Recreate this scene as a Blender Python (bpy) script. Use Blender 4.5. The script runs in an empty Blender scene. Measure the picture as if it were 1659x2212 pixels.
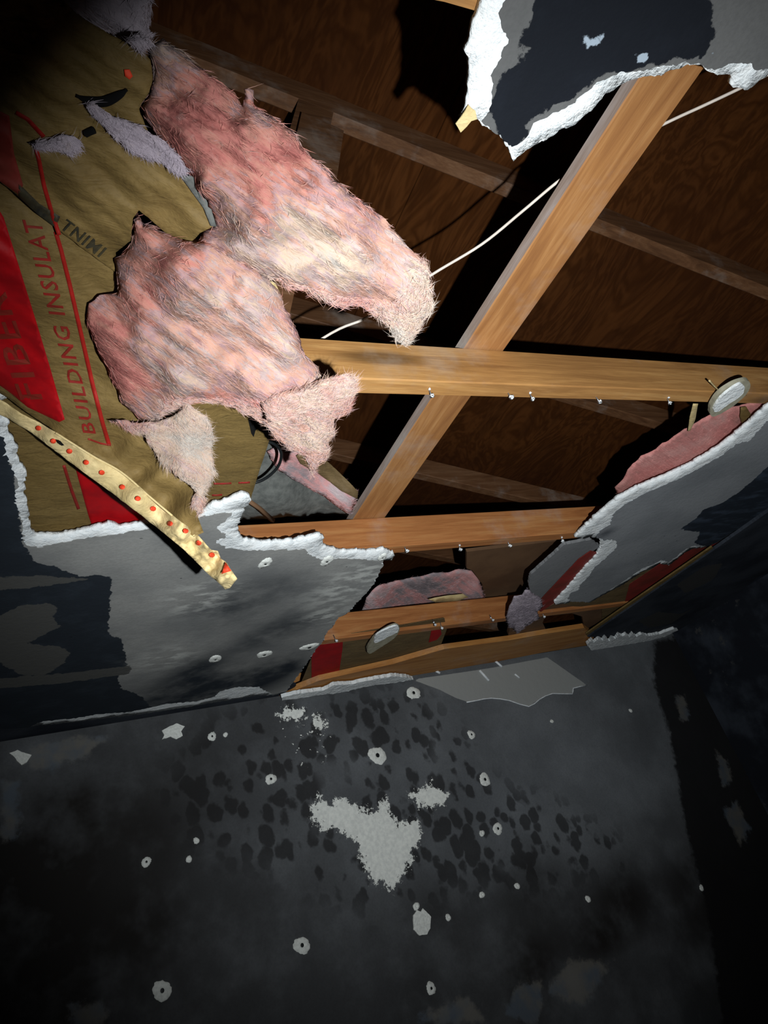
import bpy, math, random
import numpy as np
from mathutils import Matrix, Vector, noise, geometry
random.seed(7); np.random.seed(7)
SC = bpy.context.scene; COL = SC.collection

# ------------------------------------------------------------------ camera
F = 1507.0
_X = np.array([2770., 136., -F]); _X /= np.linalg.norm(_X)
_Y = np.array([-766., -1094., -F]); _Y /= np.linalg.norm(_Y)
_Z = np.cross(_X, _Y); _Z /= np.linalg.norm(_Z); _Y = np.cross(_Z, _X)
R = np.array([_X, _Y, _Z])              # camera axes -> room axes (X along joists, Y to the back wall, Z up)
EYE = 1.70                              # camera height, ceiling underside at 2.427
cam_d = bpy.data.cameras.new('camera'); cam = bpy.data.objects.new('camera', cam_d); COL.objects.link(cam)
m = Matrix([[R[i][j] for j in range(3)] + [0] for i in range(3)] + [[0, 0, 0, 1]]); m.translation = (0, 0, EYE)
cam.matrix_world = m
cam_d.sensor_fit = 'VERTICAL'; cam_d.sensor_height = 36; cam_d.lens = F / 2212 * 36
cam_d.clip_start = .02; cam_d.clip_end = 60
SC.camera = cam
# ------------------------------------------------------------------ light: hand torch beside the camera
w = bpy.data.worlds.new('world'); SC.world = w; w.use_nodes = True
w.node_tree.nodes['Background'].inputs[0].default_value = (.55, .7, 1, 1)
w.node_tree.nodes['Background'].inputs[1].default_value = .004
LPOS = R @ np.array([.142, -.070, 0.0]); AIM = (1080, 1135)
SPOT_W = 146.0
ld = bpy.data.lights.new('torch_light', 'SPOT'); lo = bpy.data.objects.new('torch_light', ld); COL.objects.link(lo)
ld.energy = SPOT_W; ld.color = (.93, .975, 1.0); ld.spot_size = math.radians(97); ld.spot_blend = 1.0
ld.shadow_soft_size = .006
def ray(px, py):
    d = np.array([px - 829.5, 1106 - py, -F]); return R @ (d / np.linalg.norm(d))
_d = ray(*AIM); lo.location = (LPOS[0], LPOS[1], LPOS[2] + EYE)
lo.rotation_euler = Vector(_d * 1.3 - LPOS).to_track_quat('-Z', 'Y').to_euler()
SC.view_settings.view_transform = 'Standard'; SC.view_settings.look = 'None'
SC.view_settings.gamma = 1; SC.view_settings.use_curve_mapping = False; SC.view_settings.exposure = 0.0

# ------------------------------------------------------------------ geometry helpers
def atz(px, py, z):                     # point of the horizontal plane z (above the camera) seen at a pixel
    d = ray(px, py); return d * (z / d[2])
def V(p): return (p[0], p[1], p[2] + EYE)
WM, WY = .0447, 2.425                   # back wall: y = WY + WM x
def wallp(px, py, off=0.0):
    d = ray(px, py); t = (WY - off) / (d[1] - WM * d[0]); return d * t
def vnoise(p, scale, octs=3, seed=0):
    p = np.asarray(p, float); out = np.zeros(len(p))
    for i, q in enumerate(p):
        v = Vector((q[0] * scale + seed * 7.3, q[1] * scale - seed * 3.1, (q[2] * scale if len(q) > 2 else 0) + seed))
        out[i] = noise.fractal(v, .9, 2.0, octs, noise_basis='PERLIN_ORIGINAL')
    return out
def sdist(P, poly):                     # signed distance, negative inside
    P = np.asarray(P, float)[:, :2]; A = np.asarray(poly, float)[:, :2]; B = np.roll(A, -1, 0)
    best = np.full(len(P), 1e9); ins = np.zeros(len(P), bool)
    for a, b in zip(A, B):
        ab = b - a; L = ab @ ab + 1e-15
        t = np.clip(((P - a) @ ab) / L, 0, 1); d = np.hypot(*(P - a - t[:, None] * ab).T); best = np.minimum(best, d)
        c = ((a[1] > P[:, 1]) != (b[1] > P[:, 1])); x = (b[0] - a[0]) * (P[:, 1] - a[1]) / (b[1] - a[1] + 1e-15) + a[0]
        ins ^= c & (P[:, 0] < x)
    return np.where(ins, -best, best)
def rough(poly, step, amp, scale, seed=0, closed=True):   # resample an outline and make it ragged
    A = np.asarray(poly, float); n = len(A); out = []
    for i in range(n if closed else n - 1):
        a, b = A[i], A[(i + 1) % n]; L = np.linalg.norm(b - a); k = max(1, int(L / step))
        for j in range(k): out.append(a + (b - a) * j / k)
    if not closed: out.append(A[-1])
    out = np.array(out); s1 = vnoise(out, scale, 4, seed + 1); s2 = vnoise(out, scale, 4, seed + 5)
    return out + np.stack([s1, s2], 1) * amp
def cdt(outline, spacing, jitter=.25, fill=True):
    O = np.asarray(outline, float); mn, mx = O.min(0), O.max(0); pts = [tuple(o) for o in O]; n = len(O)
    if fill:
        gx = np.arange(mn[0] + spacing / 2, mx[0], spacing); gy = np.arange(mn[1] + spacing / 2, mx[1], spacing * .87)
        G = np.array([(x + (spacing / 2 if k % 2 else 0), y) for k, y in enumerate(gy) for x in gx])
        if len(G):
            G += np.random.uniform(-jitter, jitter, G.shape) * spacing
            G = G[sdist(G, O) < -spacing * .45]; pts += [tuple(g) for g in G]
    vo, eo, fo, *_ = geometry.delaunay_2d_cdt([Vector(p) for p in pts], [(i, (i + 1) % n) for i in range(n)], [], 1, 1e-7)
    return np.array([(v.x, v.y) for v in vo]), [tuple(f) for f in fo]
def mesh_obj(name, verts, faces, mat, parent=None, smooth=True, attrs=None):
    me = bpy.data.meshes.new(name); me.from_pydata([V(v) for v in verts], [], faces); me.update()
    if smooth: me.polygons.foreach_set('use_smooth', [True] * len(me.polygons))
    for k, v in (attrs or {}).items():
        a = me.attributes.new(k, 'FLOAT', 'POINT'); a.data.foreach_set('value', np.asarray(v, np.float32))
    for mm in (mat if isinstance(mat, (list, tuple)) else [mat]): me.materials.append(mm)
    o = bpy.data.objects.new(name, me); COL.objects.link(o)
    if parent: o.parent = parent
    return o
def edges_of(faces):
    cnt = {}
    for f in faces:
        for a, b in zip(f, f[1:] + f[:1]):
            if (b, a) in cnt: cnt.pop((b, a))
            else: cnt[(a, b)] = 1
    return list(cnt)
def solidify(bot, top, faces):          # closed solid between two matching vertex sheets
    n = len(bot); v = list(bot) + list(top)
    f = [tuple(reversed(q)) for q in faces] + [tuple(i + n for i in q) for q in faces]
    f += [(a, b, b + n, a + n) for a, b in edges_of(faces)]
    return v, f
def tag(o, label=None, cat=None, group=None, kind=None):
    if label: o['label'] = label
    if cat: o['category'] = cat
    if group: o['group'] = group
    if kind: o['kind'] = kind
    return o
def empty(name, loc=(0, 0, 0)):
    o = bpy.data.objects.new(name, None); COL.objects.link(o); o.empty_display_size = .02
    return o
def slab(name, outline, z, thick, mat, parent=None, px=True, spacing=.02, amp=0, scale=60, step=.006, bump=0, attrs=None, seed=0, smooth=False, zfun=None):
    O = np.array([atz(x, y, z)[:2] for x, y in outline]) if px else np.array(outline, float)
    if amp: O = rough(O, step, amp, scale, seed)
    P, Fc = cdt(O, spacing)
    zz = np.full(len(P), z)
    if zfun is not None: zz = zz + zfun(P)
    if bump: zz = zz + vnoise(P, 70, 3, seed + 3) * bump
    B = np.c_[P, zz]; T = np.c_[P, zz + thick]
    v, f = solidify(B, T, Fc)
    at = {k: np.r_[g(P), g(P)] for k, g in (attrs or {}).items()}
    return mesh_obj(name, v, f, mat, parent, smooth, at)
def box(name, x0, x1, yf, w, z0, z1, mat, parent=None, slope=None, y1=None, bev=.0025):
    """timber along X; yf(x) gives its front face; z0/z1 may be functions of x"""
    xs = np.linspace(x0, x1, 26); yfn = yf if callable(yf) else (lambda x: yf)
    za = z0 if callable(z0) else (lambda x: z0); zb = z1 if callable(z1) else (lambda x: z1)
    v, f = [], []
    for x in xs:
        y, a, b = yfn(x), za(x), zb(x); e = bev
        wv = .0012 * noise.noise(Vector((x * 3, y * 9, 1)))
        ring = [(y + e, a), (y + w - e, a), (y + w, a + e), (y + w, b - e), (y + w - e, b), (y + e, b), (y, b - e), (y, a + e)]
        v += [(x, q[0] + wv, q[1] + wv) for q in ring]
    n = 8
    for i in range(len(xs) - 1):
        for k in range(n): f.append((i * n + k, i * n + (k + 1) % n, (i + 1) * n + (k + 1) % n, (i + 1) * n + k))
    f.append(tuple(range(n - 1, -1, -1))); f.append(tuple((len(xs) - 1) * n + k for k in range(n)))
    return mesh_obj(name, v, f, mat, parent, False)
def tube(name, pts, r, mat, parent=None, n=8, sub=6):
    P = [np.array(p, float) for p in pts]
    if sub > 1 and len(P) > 2:
        Q = []
        E = [2 * P[0] - P[1]] + P + [2 * P[-1] - P[-2]]
        for i in range(1, len(E) - 2):
            for j in range(sub):
                t = j / sub; a, b, c, d = E[i - 1], E[i], E[i + 1], E[i + 2]
                Q.append(.5 * ((2 * b) + (-a + c) * t + (2 * a - 5 * b + 4 * c - d) * t * t + (-a + 3 * b - 3 * c + d) * t ** 3))
        Q.append(P[-1]); P = Q
    v, f = [], []
    for i, p in enumerate(P):
        d = P[min(i + 1, len(P) - 1)] - P[max(i - 1, 0)]; d = d / (np.linalg.norm(d) + 1e-12)
        u = np.cross(d, [0.1, .3, 1]); u /= np.linalg.norm(u); q = np.cross(d, u)
        rr = r(i / (len(P) - 1)) if callable(r) else r
        v += [p + rr * (math.cos(a) * u + math.sin(a) * q) for a in [2 * math.pi * k / n for k in range(n)]]
    for i in range(len(P) - 1):
        for k in range(n): f.append((i * n + k, i * n + (k + 1) % n, (i + 1) * n + (k + 1) % n, (i + 1) * n + k))
    f.append(tuple(range(n - 1, -1, -1))); f.append(tuple((len(P) - 1) * n + k for k in range(n)))
    return mesh_obj(name, v, f, mat, parent)
def rbf(ctrl, pw=2.6):                  # smooth height field from (px, py, value) control points
    C = np.array(ctrl, float)
    def g(P):
        P = np.atleast_2d(np.asarray(P, float))[:, :2]
        d = np.hypot(P[:, None, 0] - C[None, :, 0], P[:, None, 1] - C[None, :, 1]) + 12
        wgt = d ** -pw; return (wgt * C[:, 2]).sum(1) / wgt.sum(1)
    return g

# ------------------------------------------------------------------ materials
class N:
    def __init__(s, name, roughness=.8, spec=.2):
        s.m = bpy.data.materials.new(name); s.m.use_nodes = True; s.t = s.m.node_tree
        s.b = s.t.nodes['Principled BSDF']; s.b.inputs['Roughness'].default_value = roughness
        s.b.inputs['Specular IOR Level'].default_value = spec
        s.co = s.t.nodes.new('ShaderNodeTexCoord').outputs['Object']
    def set(s, inp, v):
        if hasattr(v, 'links'): s.t.links.new(v, inp)
        else: inp.default_value = v
    def map(s, scale=(1, 1, 1), rot=(0, 0, 0), vec=None):
        n = s.t.nodes.new('ShaderNodeMapping'); s.t.links.new(vec or s.co, n.inputs[0])
        n.inputs['Scale'].default_value = scale; n.inputs['Rotation'].default_value = rot; return n.outputs[0]
    def noise(s, scale, detail=4, rough=.55, vec=None, dist=0, out=0):
        n = s.t.nodes.new('ShaderNodeTexNoise'); s.t.links.new(vec or s.co, n.inputs['Vector'])
        n.inputs['Scale'].default_value = scale; n.inputs['Detail'].default_value = detail
        n.inputs['Roughness'].default_value = rough; n.inputs['Distortion'].default_value = dist; return n.outputs[out]
    def voro(s, scale, vec=None, feature='F1', rnd=1, out='Distance'):
        n = s.t.nodes.new('ShaderNodeTexVoronoi'); n.feature = feature; s.t.links.new(vec or s.co, n.inputs['Vector'])
        n.inputs['Scale'].default_value = scale; n.inputs['Randomness'].default_value = rnd; return n.outputs[out]
    def attr(s, name):
        n = s.t.nodes.new('ShaderNodeAttribute'); n.attribute_name = name; return n.outputs['Fac']
    def math(s, op, a, b=0.0, c=None):
        n = s.t.nodes.new('ShaderNodeMath'); n.operation = op; s.set(n.inputs[0], a); s.set(n.inputs[1], b)
        if c is not None: s.set(n.inputs[2], c)
        return n.outputs[0]
    def step(s, v, a, b, lo=0.0, hi=1.0):
        n = s.t.nodes.new('ShaderNodeMapRange'); n.interpolation_type = 'SMOOTHSTEP'; s.set(n.inputs[0], v)
        for i, q in enumerate((a, b, lo, hi)): s.set(n.inputs[i + 1], q)
        return n.outputs[0]
    def mix(s, f, a, b, mode='MIX'):
        n = s.t.nodes.new('ShaderNodeMix'); n.data_type = 'RGBA'; n.blend_type = mode
        s.set(n.inputs['Factor'], f)
        for i, q in ((6, a), (7, b)):
            if isinstance(q, tuple): q = (*q[:3], 1)
            s.set(n.inputs[i], q)
        return n.outputs[2]
    def ramp(s, v, stops):
        n = s.t.nodes.new('ShaderNodeValToRGB'); s.t.links.new(v, n.inputs[0]); e = n.color_ramp.elements
        while len(e) < len(stops): e.new(.5)
        for q, (p, c) in zip(e, stops): q.position = p; q.color = (*c, 1)
        return n.outputs[0]
    def col(s, v): s.set(s.b.inputs['Base Color'], v if not isinstance(v, tuple) else (*v, 1)); return s
    def bump(s, h, strength=.3, dist=.01):
        n = s.t.nodes.new('ShaderNodeBump'); n.inputs['Strength'].default_value = strength; n.inputs['Distance'].default_value = dist
        s.t.links.new(h, n.inputs['Height']); s.t.links.new(n.outputs[0], s.b.inputs['Normal']); return s
def wood(name, dark, mid, light, axis='X', rot=0.0, dirt=.25, rough=.62):
    q = N(name, rough, .3)
    sc = (1.2, 16, 16) if axis == 'X' else (16, 1.2, 16)
    mp = q.map(sc, (0, 0, rot)); g = q.noise(2.2, 6, .6, mp, 1.2); fine = q.noise(14, 3, .6, mp, .3)
    big = q.noise(1.6, 3, .5)
    g2 = q.math('ADD', q.math('MULTIPLY', g, .7), q.math('MULTIPLY', big, .3))
    c = q.ramp(g2, [(.34, dark), (.5, mid), (.64, light)])
    c = q.mix(q.step(fine, .35, .7, 0, .35), c, dark)
    kn = q.voro(1.1, q.map((1.0, 5.5, 5.5) if axis == 'X' else (5.5, 1, 5.5), (0, 0, rot)))
    c = q.mix(q.step(kn, .05, .14, .75, 0), c, tuple(x * .35 for x in dark))
    c = q.mix(q.step(q.noise(5, 5, .65), .52, .72, 0, dirt), c, (.42, .39, .35))
    q.col(c).bump(fine, .25, .002); return q.m
M = {}
M['joist'] = wood('pine_joist', (.24, .110, .034), (.40, .200, .064), (.52, .29, .105))
M['joist_orange'] = wood('pine_orange', (.25, .088, .026), (.38, .150, .048), (.46, .22, .078))
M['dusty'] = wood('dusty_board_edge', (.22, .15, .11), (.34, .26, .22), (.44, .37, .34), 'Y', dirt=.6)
M['board'] = wood('pine_board', (.23, .095, .032), (.34, .155, .052), (.43, .22, .085), 'Y')
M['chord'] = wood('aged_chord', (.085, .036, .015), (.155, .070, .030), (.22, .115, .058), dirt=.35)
M['plate'] = wood('plate_pine', (.30, .12, .03), (.43, .19, .05), (.52, .26, .08))
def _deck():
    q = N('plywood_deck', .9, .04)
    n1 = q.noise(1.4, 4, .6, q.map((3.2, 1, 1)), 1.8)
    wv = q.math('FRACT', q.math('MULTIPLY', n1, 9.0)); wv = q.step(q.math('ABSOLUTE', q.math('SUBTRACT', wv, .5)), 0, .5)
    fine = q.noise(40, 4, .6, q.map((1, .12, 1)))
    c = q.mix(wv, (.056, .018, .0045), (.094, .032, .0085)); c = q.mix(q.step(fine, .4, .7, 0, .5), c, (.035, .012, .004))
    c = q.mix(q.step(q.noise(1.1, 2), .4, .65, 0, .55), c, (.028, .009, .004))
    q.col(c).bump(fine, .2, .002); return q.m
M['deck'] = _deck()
def _gyp():
    q = N('gypsum_core', .95, .05); n = q.noise(90, 5, .65); n2 = q.noise(14, 3)
    c = q.mix(q.step(n, .3, .75), (.86, .88, .87), (.72, .77, .79)); c = q.mix(q.step(n2, .55, .8, 0, .3), c, (.62, .68, .70))
    q.col(c).bump(q.math('ADD', n, q.noise(30, 4)), .8, .006); return q.m
M['gypsum'] = _gyp()
def _face(name, base, base2, dark, lite, streak=False):
    """sooted drywall face: 'dark' and 'lite' are distances to stain outlines in metres, 'soft' a smoke stain"""
    q = N(name, .85, .15)
    ed = q.math('MULTIPLY', q.math('SUBTRACT', q.noise(38, 5, .65), .5), .030)
    c = q.mix(q.step(q.noise(5, 4, .6), .35, .7), base, base2)
    c = q.mix(q.step(q.noise(160, 2), .35, .75, 0, .22), c, tuple(x * .55 for x in base))
    sm = q.math('MULTIPLY', q.attr('soft'), q.step(q.noise(7, 4, .6), .25, .62, .45, 1.0))
    c = q.mix(sm, c, dark)
    dk = q.step(q.math('ADD', q.attr('dark'), ed), -.0012, .0012, 1, 0)
    sv = q.noise(9, 5, .6, q.map((1, 3.5, 1), (0, 0, .5))) if streak else q.noise(12, 4, .6)
    dc = q.mix(q.step(sv, .45, .72, 0, .75 if streak else .5), dark, tuple(x * (3.2 if streak else 1.7) for x in dark))
    c = q.mix(dk, c, dc)
    lt = q.step(q.math('ADD', q.attr('lite'), ed), -.0012, .0012, 1, 0)
    c = q.mix(lt, c, lite)
    pa = q.math('MULTIPLY', q.attr('pale'), q.step(q.noise(17, 4, .6, q.map((1, 2.2, 1), (0, 0, .3))), .44, .62))
    c = q.mix(q.math('MULTIPLY', pa, .85), c, (.52, .53, .50))
    sp = q.step(q.voro(22, q.map((1, 1.6, 1))), .05, .09, .8, 0)
    sp = q.math('MULTIPLY', sp, q.step(q.noise(3.1, 2), .52, .6))
    c = q.mix(sp, c, (.012, .014, .017))
    q.col(c).bump(q.noise(60, 4, .6), .25, .004); return q.m
M['face'] = _face('sooted_ceiling_face', (.31, .31, .295), (.22, .224, .22), (.020, .026, .034), (.085, .085, .08))
M['face_right'] = _face('sooted_right_face', (.26, .272, .285), (.20, .212, .225), (.016, .022, .032), (.09, .09, .09), True)
M['face_top'] = _face('charred_top_face', (.11, .11, .108), (.085, .086, .086), (.0065, .008, .0115), (.30, .36, .42))
M['face_black'] = _face('black_corner_face', (.040, .047, .060), (.016, .020, .028), (.009, .012, .018), (.045, .045, .044), True)
M['hanger'] = _face('grey_fragment_face', (.22, .225, .23), (.18, .185, .19), (.02, .02, .02), (.1, .1, .1))
def _kraft(name='kraft_paper', a=(.185, .122, .040), b=(.130, .084, .026)):
    q = N(name, .7, .25); n = q.noise(11, 4, .6, q.map((1, 2.2, 1), (0, 0, .7))); f = q.noise(220, 3)
    c = q.mix(q.step(n, .3, .7), a, b); c = q.mix(q.step(f, .4, .75, 0, .3), c, tuple(x * .6 for x in b))
    cr = q.noise(26, 5, .6, q.map((1, 2.5, 1), (0, 0, -.6)), .8)
    q.col(c).bump(q.math('ADD', cr, q.math('MULTIPLY', f, .12)), .5, .006); return q.m
M['kraft'] = _kraft()
M['flange'] = _kraft('kraft_flange', (.60, .48, .25), (.50, .38, .17))
M['kraft_dark'] = _kraft('kraft_shabby', (.17, .115, .05), (.12, .08, .035))
def flat(name, c, c2=None, rough=.75, sc=20, bump=.2):
    q = N(name, rough, .2); n = q.noise(sc, 4, .6); q.col(q.mix(q.step(n, .3, .7), c, c2 or tuple(x * .7 for x in c))).bump(n, bump, .004); return q.m
M['red'] = flat('red_print', (.40, .003, .006), (.27, .003, .006), .6, 30, .1)
M['red_line'] = flat('red_line_print', (.33, .012, .009), (.26, .012, .008), .6, 60, .1)
M['red_dull'] = flat('dull_red_paper', (.27, .03, .025), (.16, .03, .02), .6, 14, .2)
M['redtext'] = flat('red_letter_print', (.25, .014, .012), (.17, .020, .012), .6, 90, .1)
M['bandtext'] = flat('tan_letter_print', (.17, .022, .012), (.20, .014, .010), .6, 90, .1)
M['dot'] = flat('red_dot_print', (.75, .06, .02), (.62, .05, .02), .6, 60, .1)
M['inktext'] = flat('black_ink', (.022, .022, .018), (.05, .042, .022), .6, 90, .1)
def _pink(name, stops, fib=True):
    q = N(name, .95, .05)
    cx = q.t.nodes.new('ShaderNodeCombineXYZ'); q.set(cx.inputs[0], q.attr('su')); q.set(cx.inputs[1], q.attr('sv')); sv = cx.outputs[0]
    n = q.noise(6.5, 3, .55, None, .4)
    st = q.noise(2.6, 6, .62, sv, .5)
    k = q.math('ADD', q.math('MULTIPLY', n, .62), q.math('MULTIPLY', st, .38))
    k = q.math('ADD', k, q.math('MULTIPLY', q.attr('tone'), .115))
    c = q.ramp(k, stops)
    c = q.mix(q.step(q.noise(120, 3), .55, .8, 0, .3), c, (.40, .32, .28))
    h = q.math('ADD', st, q.math('MULTIPLY', q.noise(9, 4, .7, sv), .6))
    q.col(c).bump(h, .5, .010)
    
    return q.m
M['pink'] = _pink('pink_fibreglass', [(.30, (.26, .085, .075)), (.38, (.36, .135, .115)), (.44, (.38, .175, .135)), (.48, (.30, .19, .195)), (.53, (.39, .215, .155)), (.57, (.31, .235, .23)), (.62, (.40, .285, .21)), (.70, (.31, .27, .24)), (.80, (.37, .335, .29))])
M['pinkred'] = _pink('rose_fibreglass', [(.35, (.36, .17, .15)), (.48, (.55, .22, .20)), (.60, (.60, .30, .27)), (.72, (.42, .30, .28))])
M['greyfib'] = _pink('soiled_fibreglass', [(.30, (.12, .11, .12)), (.44, (.30, .25, .26)), (.52, (.58, .28, .27)), (.60, (.46, .36, .37)), (.75, (.50, .46, .45))])
M['greymat'] = flat('grey_loose_fill', (.13, .135, .125), (.075, .08, .075), .95, 45, .8)
M['lavender'] = _pink('lavender_fibreglass', [(.3, (.20, .17, .20)), (.5, (.34, .29, .33)), (.7, (.46, .40, .44))])
M['bits'] = flat('white_crumbs', (.8, .84, .86), (.6, .64, .66), .9, 60, .5)
M['steel'] = N('nail_steel', .35, .6).col((.30, .31, .33)).m; M['steel'].node_tree.nodes['Principled BSDF'].inputs['Metallic'].default_value = .8
M['cable'] = flat('cream_cable', (.66, .58, .50), (.55, .48, .42), .5, 30, .05)
M['black'] = flat('black_cable', (.012, .014, .015), None, .45, 30, .05)
M['hole'] = flat('dark_hole', (.004, .004, .004), None, 1, 30, .05)
M['gusset'] = flat('dull_gusset_ply', (.17, .095, .05), (.11, .06, .033), .7, 6, .2)

# ------------------------------------------------------------------ back wall, right wall and the rest of the room shell
def P2W(poly): # pixel polygon -> wall (x, z)
    return np.array([[wallp(x, y)[0], wallp(x, y)[2]] for x, y in poly])
def build_wall():
    x0, x1, zb, zt = -1.0, 3.16, -1.7, .735
    st = .010
    xs = np.arange(x0, x1 + st, st); zs = np.linspace(-.45, zt, 118)
    zs = np.r_[zb, -1.2, -.8, zs]
    Xg, Zg = np.meshgrid(xs, zs); P = np.c_[Xg.ravel(), Zg.ravel()]
    nx, nz = len(xs), len(zs)
    verts = np.c_[P[:, 0], WY + WM * P[:, 0], P[:, 1]]
    faces = [(j * nx + i, j * nx + i + 1, (j + 1) * nx + i + 1, (j + 1) * nx + i) for j in range(nz - 1) for i in range(nx - 1)]
    white = [[(672, 1748), (690, 1722), (716, 1738), (735, 1722), (760, 1735), (790, 1750), (815, 1752), (822, 1735), (835, 1722), (842, 1752), (858, 1775), (880, 1778), (905, 1770), (908, 1812), (890, 1842), (878, 1880), (860, 1900), (845, 1925), (822, 1900), (800, 1905), (795, 1880), (782, 1845), (770, 1812), (748, 1800), (730, 1790), (705, 1792), (690, 1790)],
             [(885, 1715), (912, 1705), (925, 1690), (942, 1705), (968, 1718), (955, 1738), (930, 1745), (905, 1738)],
             [(604, 1540), (618, 1528), (655, 1532), (660, 1545), (645, 1556), (625, 1552), (608, 1553)],
             [(678, 1545), (706, 1552), (698, 1572), (682, 1572)]]
    net = [(450, 1560), (620, 1500), (900, 1490), (985, 1560), (1060, 1680), (1200, 1730), (1330, 1800), (1350, 1870), (1180, 1920), (960, 1935), (800, 1980), (620, 1900), (420, 1830), (340, 1700)]
    speck = [(590, 1535), (720, 1545), (720, 1600), (700, 1660), (620, 1660), (590, 1600)]
    # smoke film: how much of the black soot lies on each stretch of wall (0 thin .. 1 thick)
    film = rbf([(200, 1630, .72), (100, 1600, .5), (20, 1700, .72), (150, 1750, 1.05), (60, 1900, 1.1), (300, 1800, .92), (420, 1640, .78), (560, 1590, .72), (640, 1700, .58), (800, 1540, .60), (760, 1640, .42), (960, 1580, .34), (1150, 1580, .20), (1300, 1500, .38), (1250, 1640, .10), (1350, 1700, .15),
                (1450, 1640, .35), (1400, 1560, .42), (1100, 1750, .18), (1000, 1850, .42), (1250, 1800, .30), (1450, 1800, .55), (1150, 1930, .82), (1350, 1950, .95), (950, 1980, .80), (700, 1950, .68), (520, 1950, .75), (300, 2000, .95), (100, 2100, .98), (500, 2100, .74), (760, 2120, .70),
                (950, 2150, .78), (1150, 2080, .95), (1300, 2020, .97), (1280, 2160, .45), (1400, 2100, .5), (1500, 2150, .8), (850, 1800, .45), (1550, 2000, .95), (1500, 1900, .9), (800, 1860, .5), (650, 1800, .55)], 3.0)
    band = P2W([(1415, 1385), (1480, 1372), (1760, 1900), (1900, 2500), (1560, 2500), (1560, 2100), (1480, 1780), (1450, 1600), (1412, 1470)])
    bl = [P2W(p) for p in ([(1458, 1505), (1480, 1500), (1492, 1560), (1468, 1555)], [(1560, 1750), (1590, 1730), (1622, 1790), (1600, 1830)], [(1545, 1620), (1570, 1640), (1585, 1690), (1560, 1700)],
                           [(60, 1620), (110, 1600), (210, 1588), (240, 1590), (180, 1640), (110, 1665), (60, 1660)], [(0, 1680), (40, 1690), (45, 1800), (0, 1830)], [(150, 2170), (230, 2160), (230, 2230), (150, 2230)],
                           [(1230, 2070), (1330, 2080), (1340, 2212), (1180, 2212), (1190, 2120)], [(1120, 2120), (1170, 2115), (1180, 2212), (1080, 2212)], [(1540, 2100), (1620, 2095), (1600, 2180), (1560, 2140)], [(900, 2190), (1010, 2150), (1060, 2212), (900, 2212)])]
    pw = P2W([(890, 1468), (960, 1458), (1060, 1443), (1182, 1420), (1225, 1450), (1268, 1480), (1240, 1487), (1235, 1498), (1195, 1498), (1165, 1510), (1142, 1526), (1100, 1512), (1060, 1508), (1010, 1516), (985, 1508), (950, 1490)])
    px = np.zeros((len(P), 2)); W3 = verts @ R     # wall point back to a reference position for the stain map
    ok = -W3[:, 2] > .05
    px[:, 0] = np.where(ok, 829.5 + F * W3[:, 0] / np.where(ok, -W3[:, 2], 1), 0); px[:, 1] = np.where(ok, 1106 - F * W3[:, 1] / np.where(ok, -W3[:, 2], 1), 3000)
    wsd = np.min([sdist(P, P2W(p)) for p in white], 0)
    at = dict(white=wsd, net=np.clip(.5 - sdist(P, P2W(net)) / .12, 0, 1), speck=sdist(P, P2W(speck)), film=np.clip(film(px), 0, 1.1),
              band=sdist(P, band), lite=np.min([sdist(P, b) for b in bl], 0), peel=sdist(P, pw))
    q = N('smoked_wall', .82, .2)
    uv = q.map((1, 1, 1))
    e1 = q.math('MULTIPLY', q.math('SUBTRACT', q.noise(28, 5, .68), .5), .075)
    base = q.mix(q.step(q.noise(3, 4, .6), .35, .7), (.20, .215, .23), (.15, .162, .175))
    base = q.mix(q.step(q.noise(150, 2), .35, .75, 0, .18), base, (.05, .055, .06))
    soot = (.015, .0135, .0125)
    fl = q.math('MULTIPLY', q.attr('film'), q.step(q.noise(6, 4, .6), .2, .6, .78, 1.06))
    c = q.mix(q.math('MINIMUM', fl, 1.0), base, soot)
    vv = q.map((1, 1, .72)); wn = q.noise(14, 3, .6, out=1)
    nd = q.t.nodes.new('ShaderNodeMix'); nd.data_type = 'VECTOR'; nd.inputs[0].default_value = .045
    q.t.links.new(vv, nd.inputs[4]); q.t.links.new(wn, nd.inputs[5])
    vd = q.voro(21, nd.outputs[1], 'F1', .95)
    sz = q.step(q.noise(4.5, 3), .35, .65, .34, .60)
    spot = q.step(q.math('SUBTRACT', vd, sz), -.10, .06, 1, 0)
    spot = q.math('MULTIPLY', spot, q.step(q.noise(3.6, 2, .5), .30, .42)); spot = q.math('MULTIPLY', spot, q.attr('net'))
    c = q.mix(q.math('MULTIPLY', spot, .72), c, (.012, .011, .011))
    c = q.mix(q.step(q.math('ADD', q.attr('band'), e1), -.015, .015, .93, 0), c, (.008, .0075, .008))
    li = q.mix(q.step(q.noise(9, 4), .4, .65), (.17, .16, .14), (.10, .125, .155))
    c = q.mix(q.math('MULTIPLY', q.step(q.math('ADD', q.attr('lite'), e1), -.016, .008, 1, 0), .65), c, li)
    c = q.mix(q.step(q.math('ADD', q.attr('peel'), q.math('MULTIPLY', e1, .04)), -.001, .001, 1, 0), c, (.30, .31, .30))
    wn1 = q.math('ADD', q.attr('white'), q.math('MULTIPLY', q.math('SUBTRACT', q.noise(42, 5, .8), .5), .15))
    wc = q.mix(q.step(q.noise(80, 3), .3, .7), (.88, .90, .84), (.72, .74, .70))
    c = q.mix(q.step(wn1, -.0012, .0012, 1, 0), c, wc)
    sk = q.math('MULTIPLY', q.step(q.noise(55, 3, .6), .655, .67), q.step(q.attr('speck'), -.02, 0, 1, 0)); c = q.mix(sk, c, wc)
    q.col(c).bump(q.math('ADD', q.noise(40, 4, .6), q.math('MULTIPLY', q.step(wn1, -.002, .002, 0, 1), .8)), .3, .004)
    # thickness behind
    n = len(verts); back = [(x0, .10), (x1, .10)]
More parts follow.
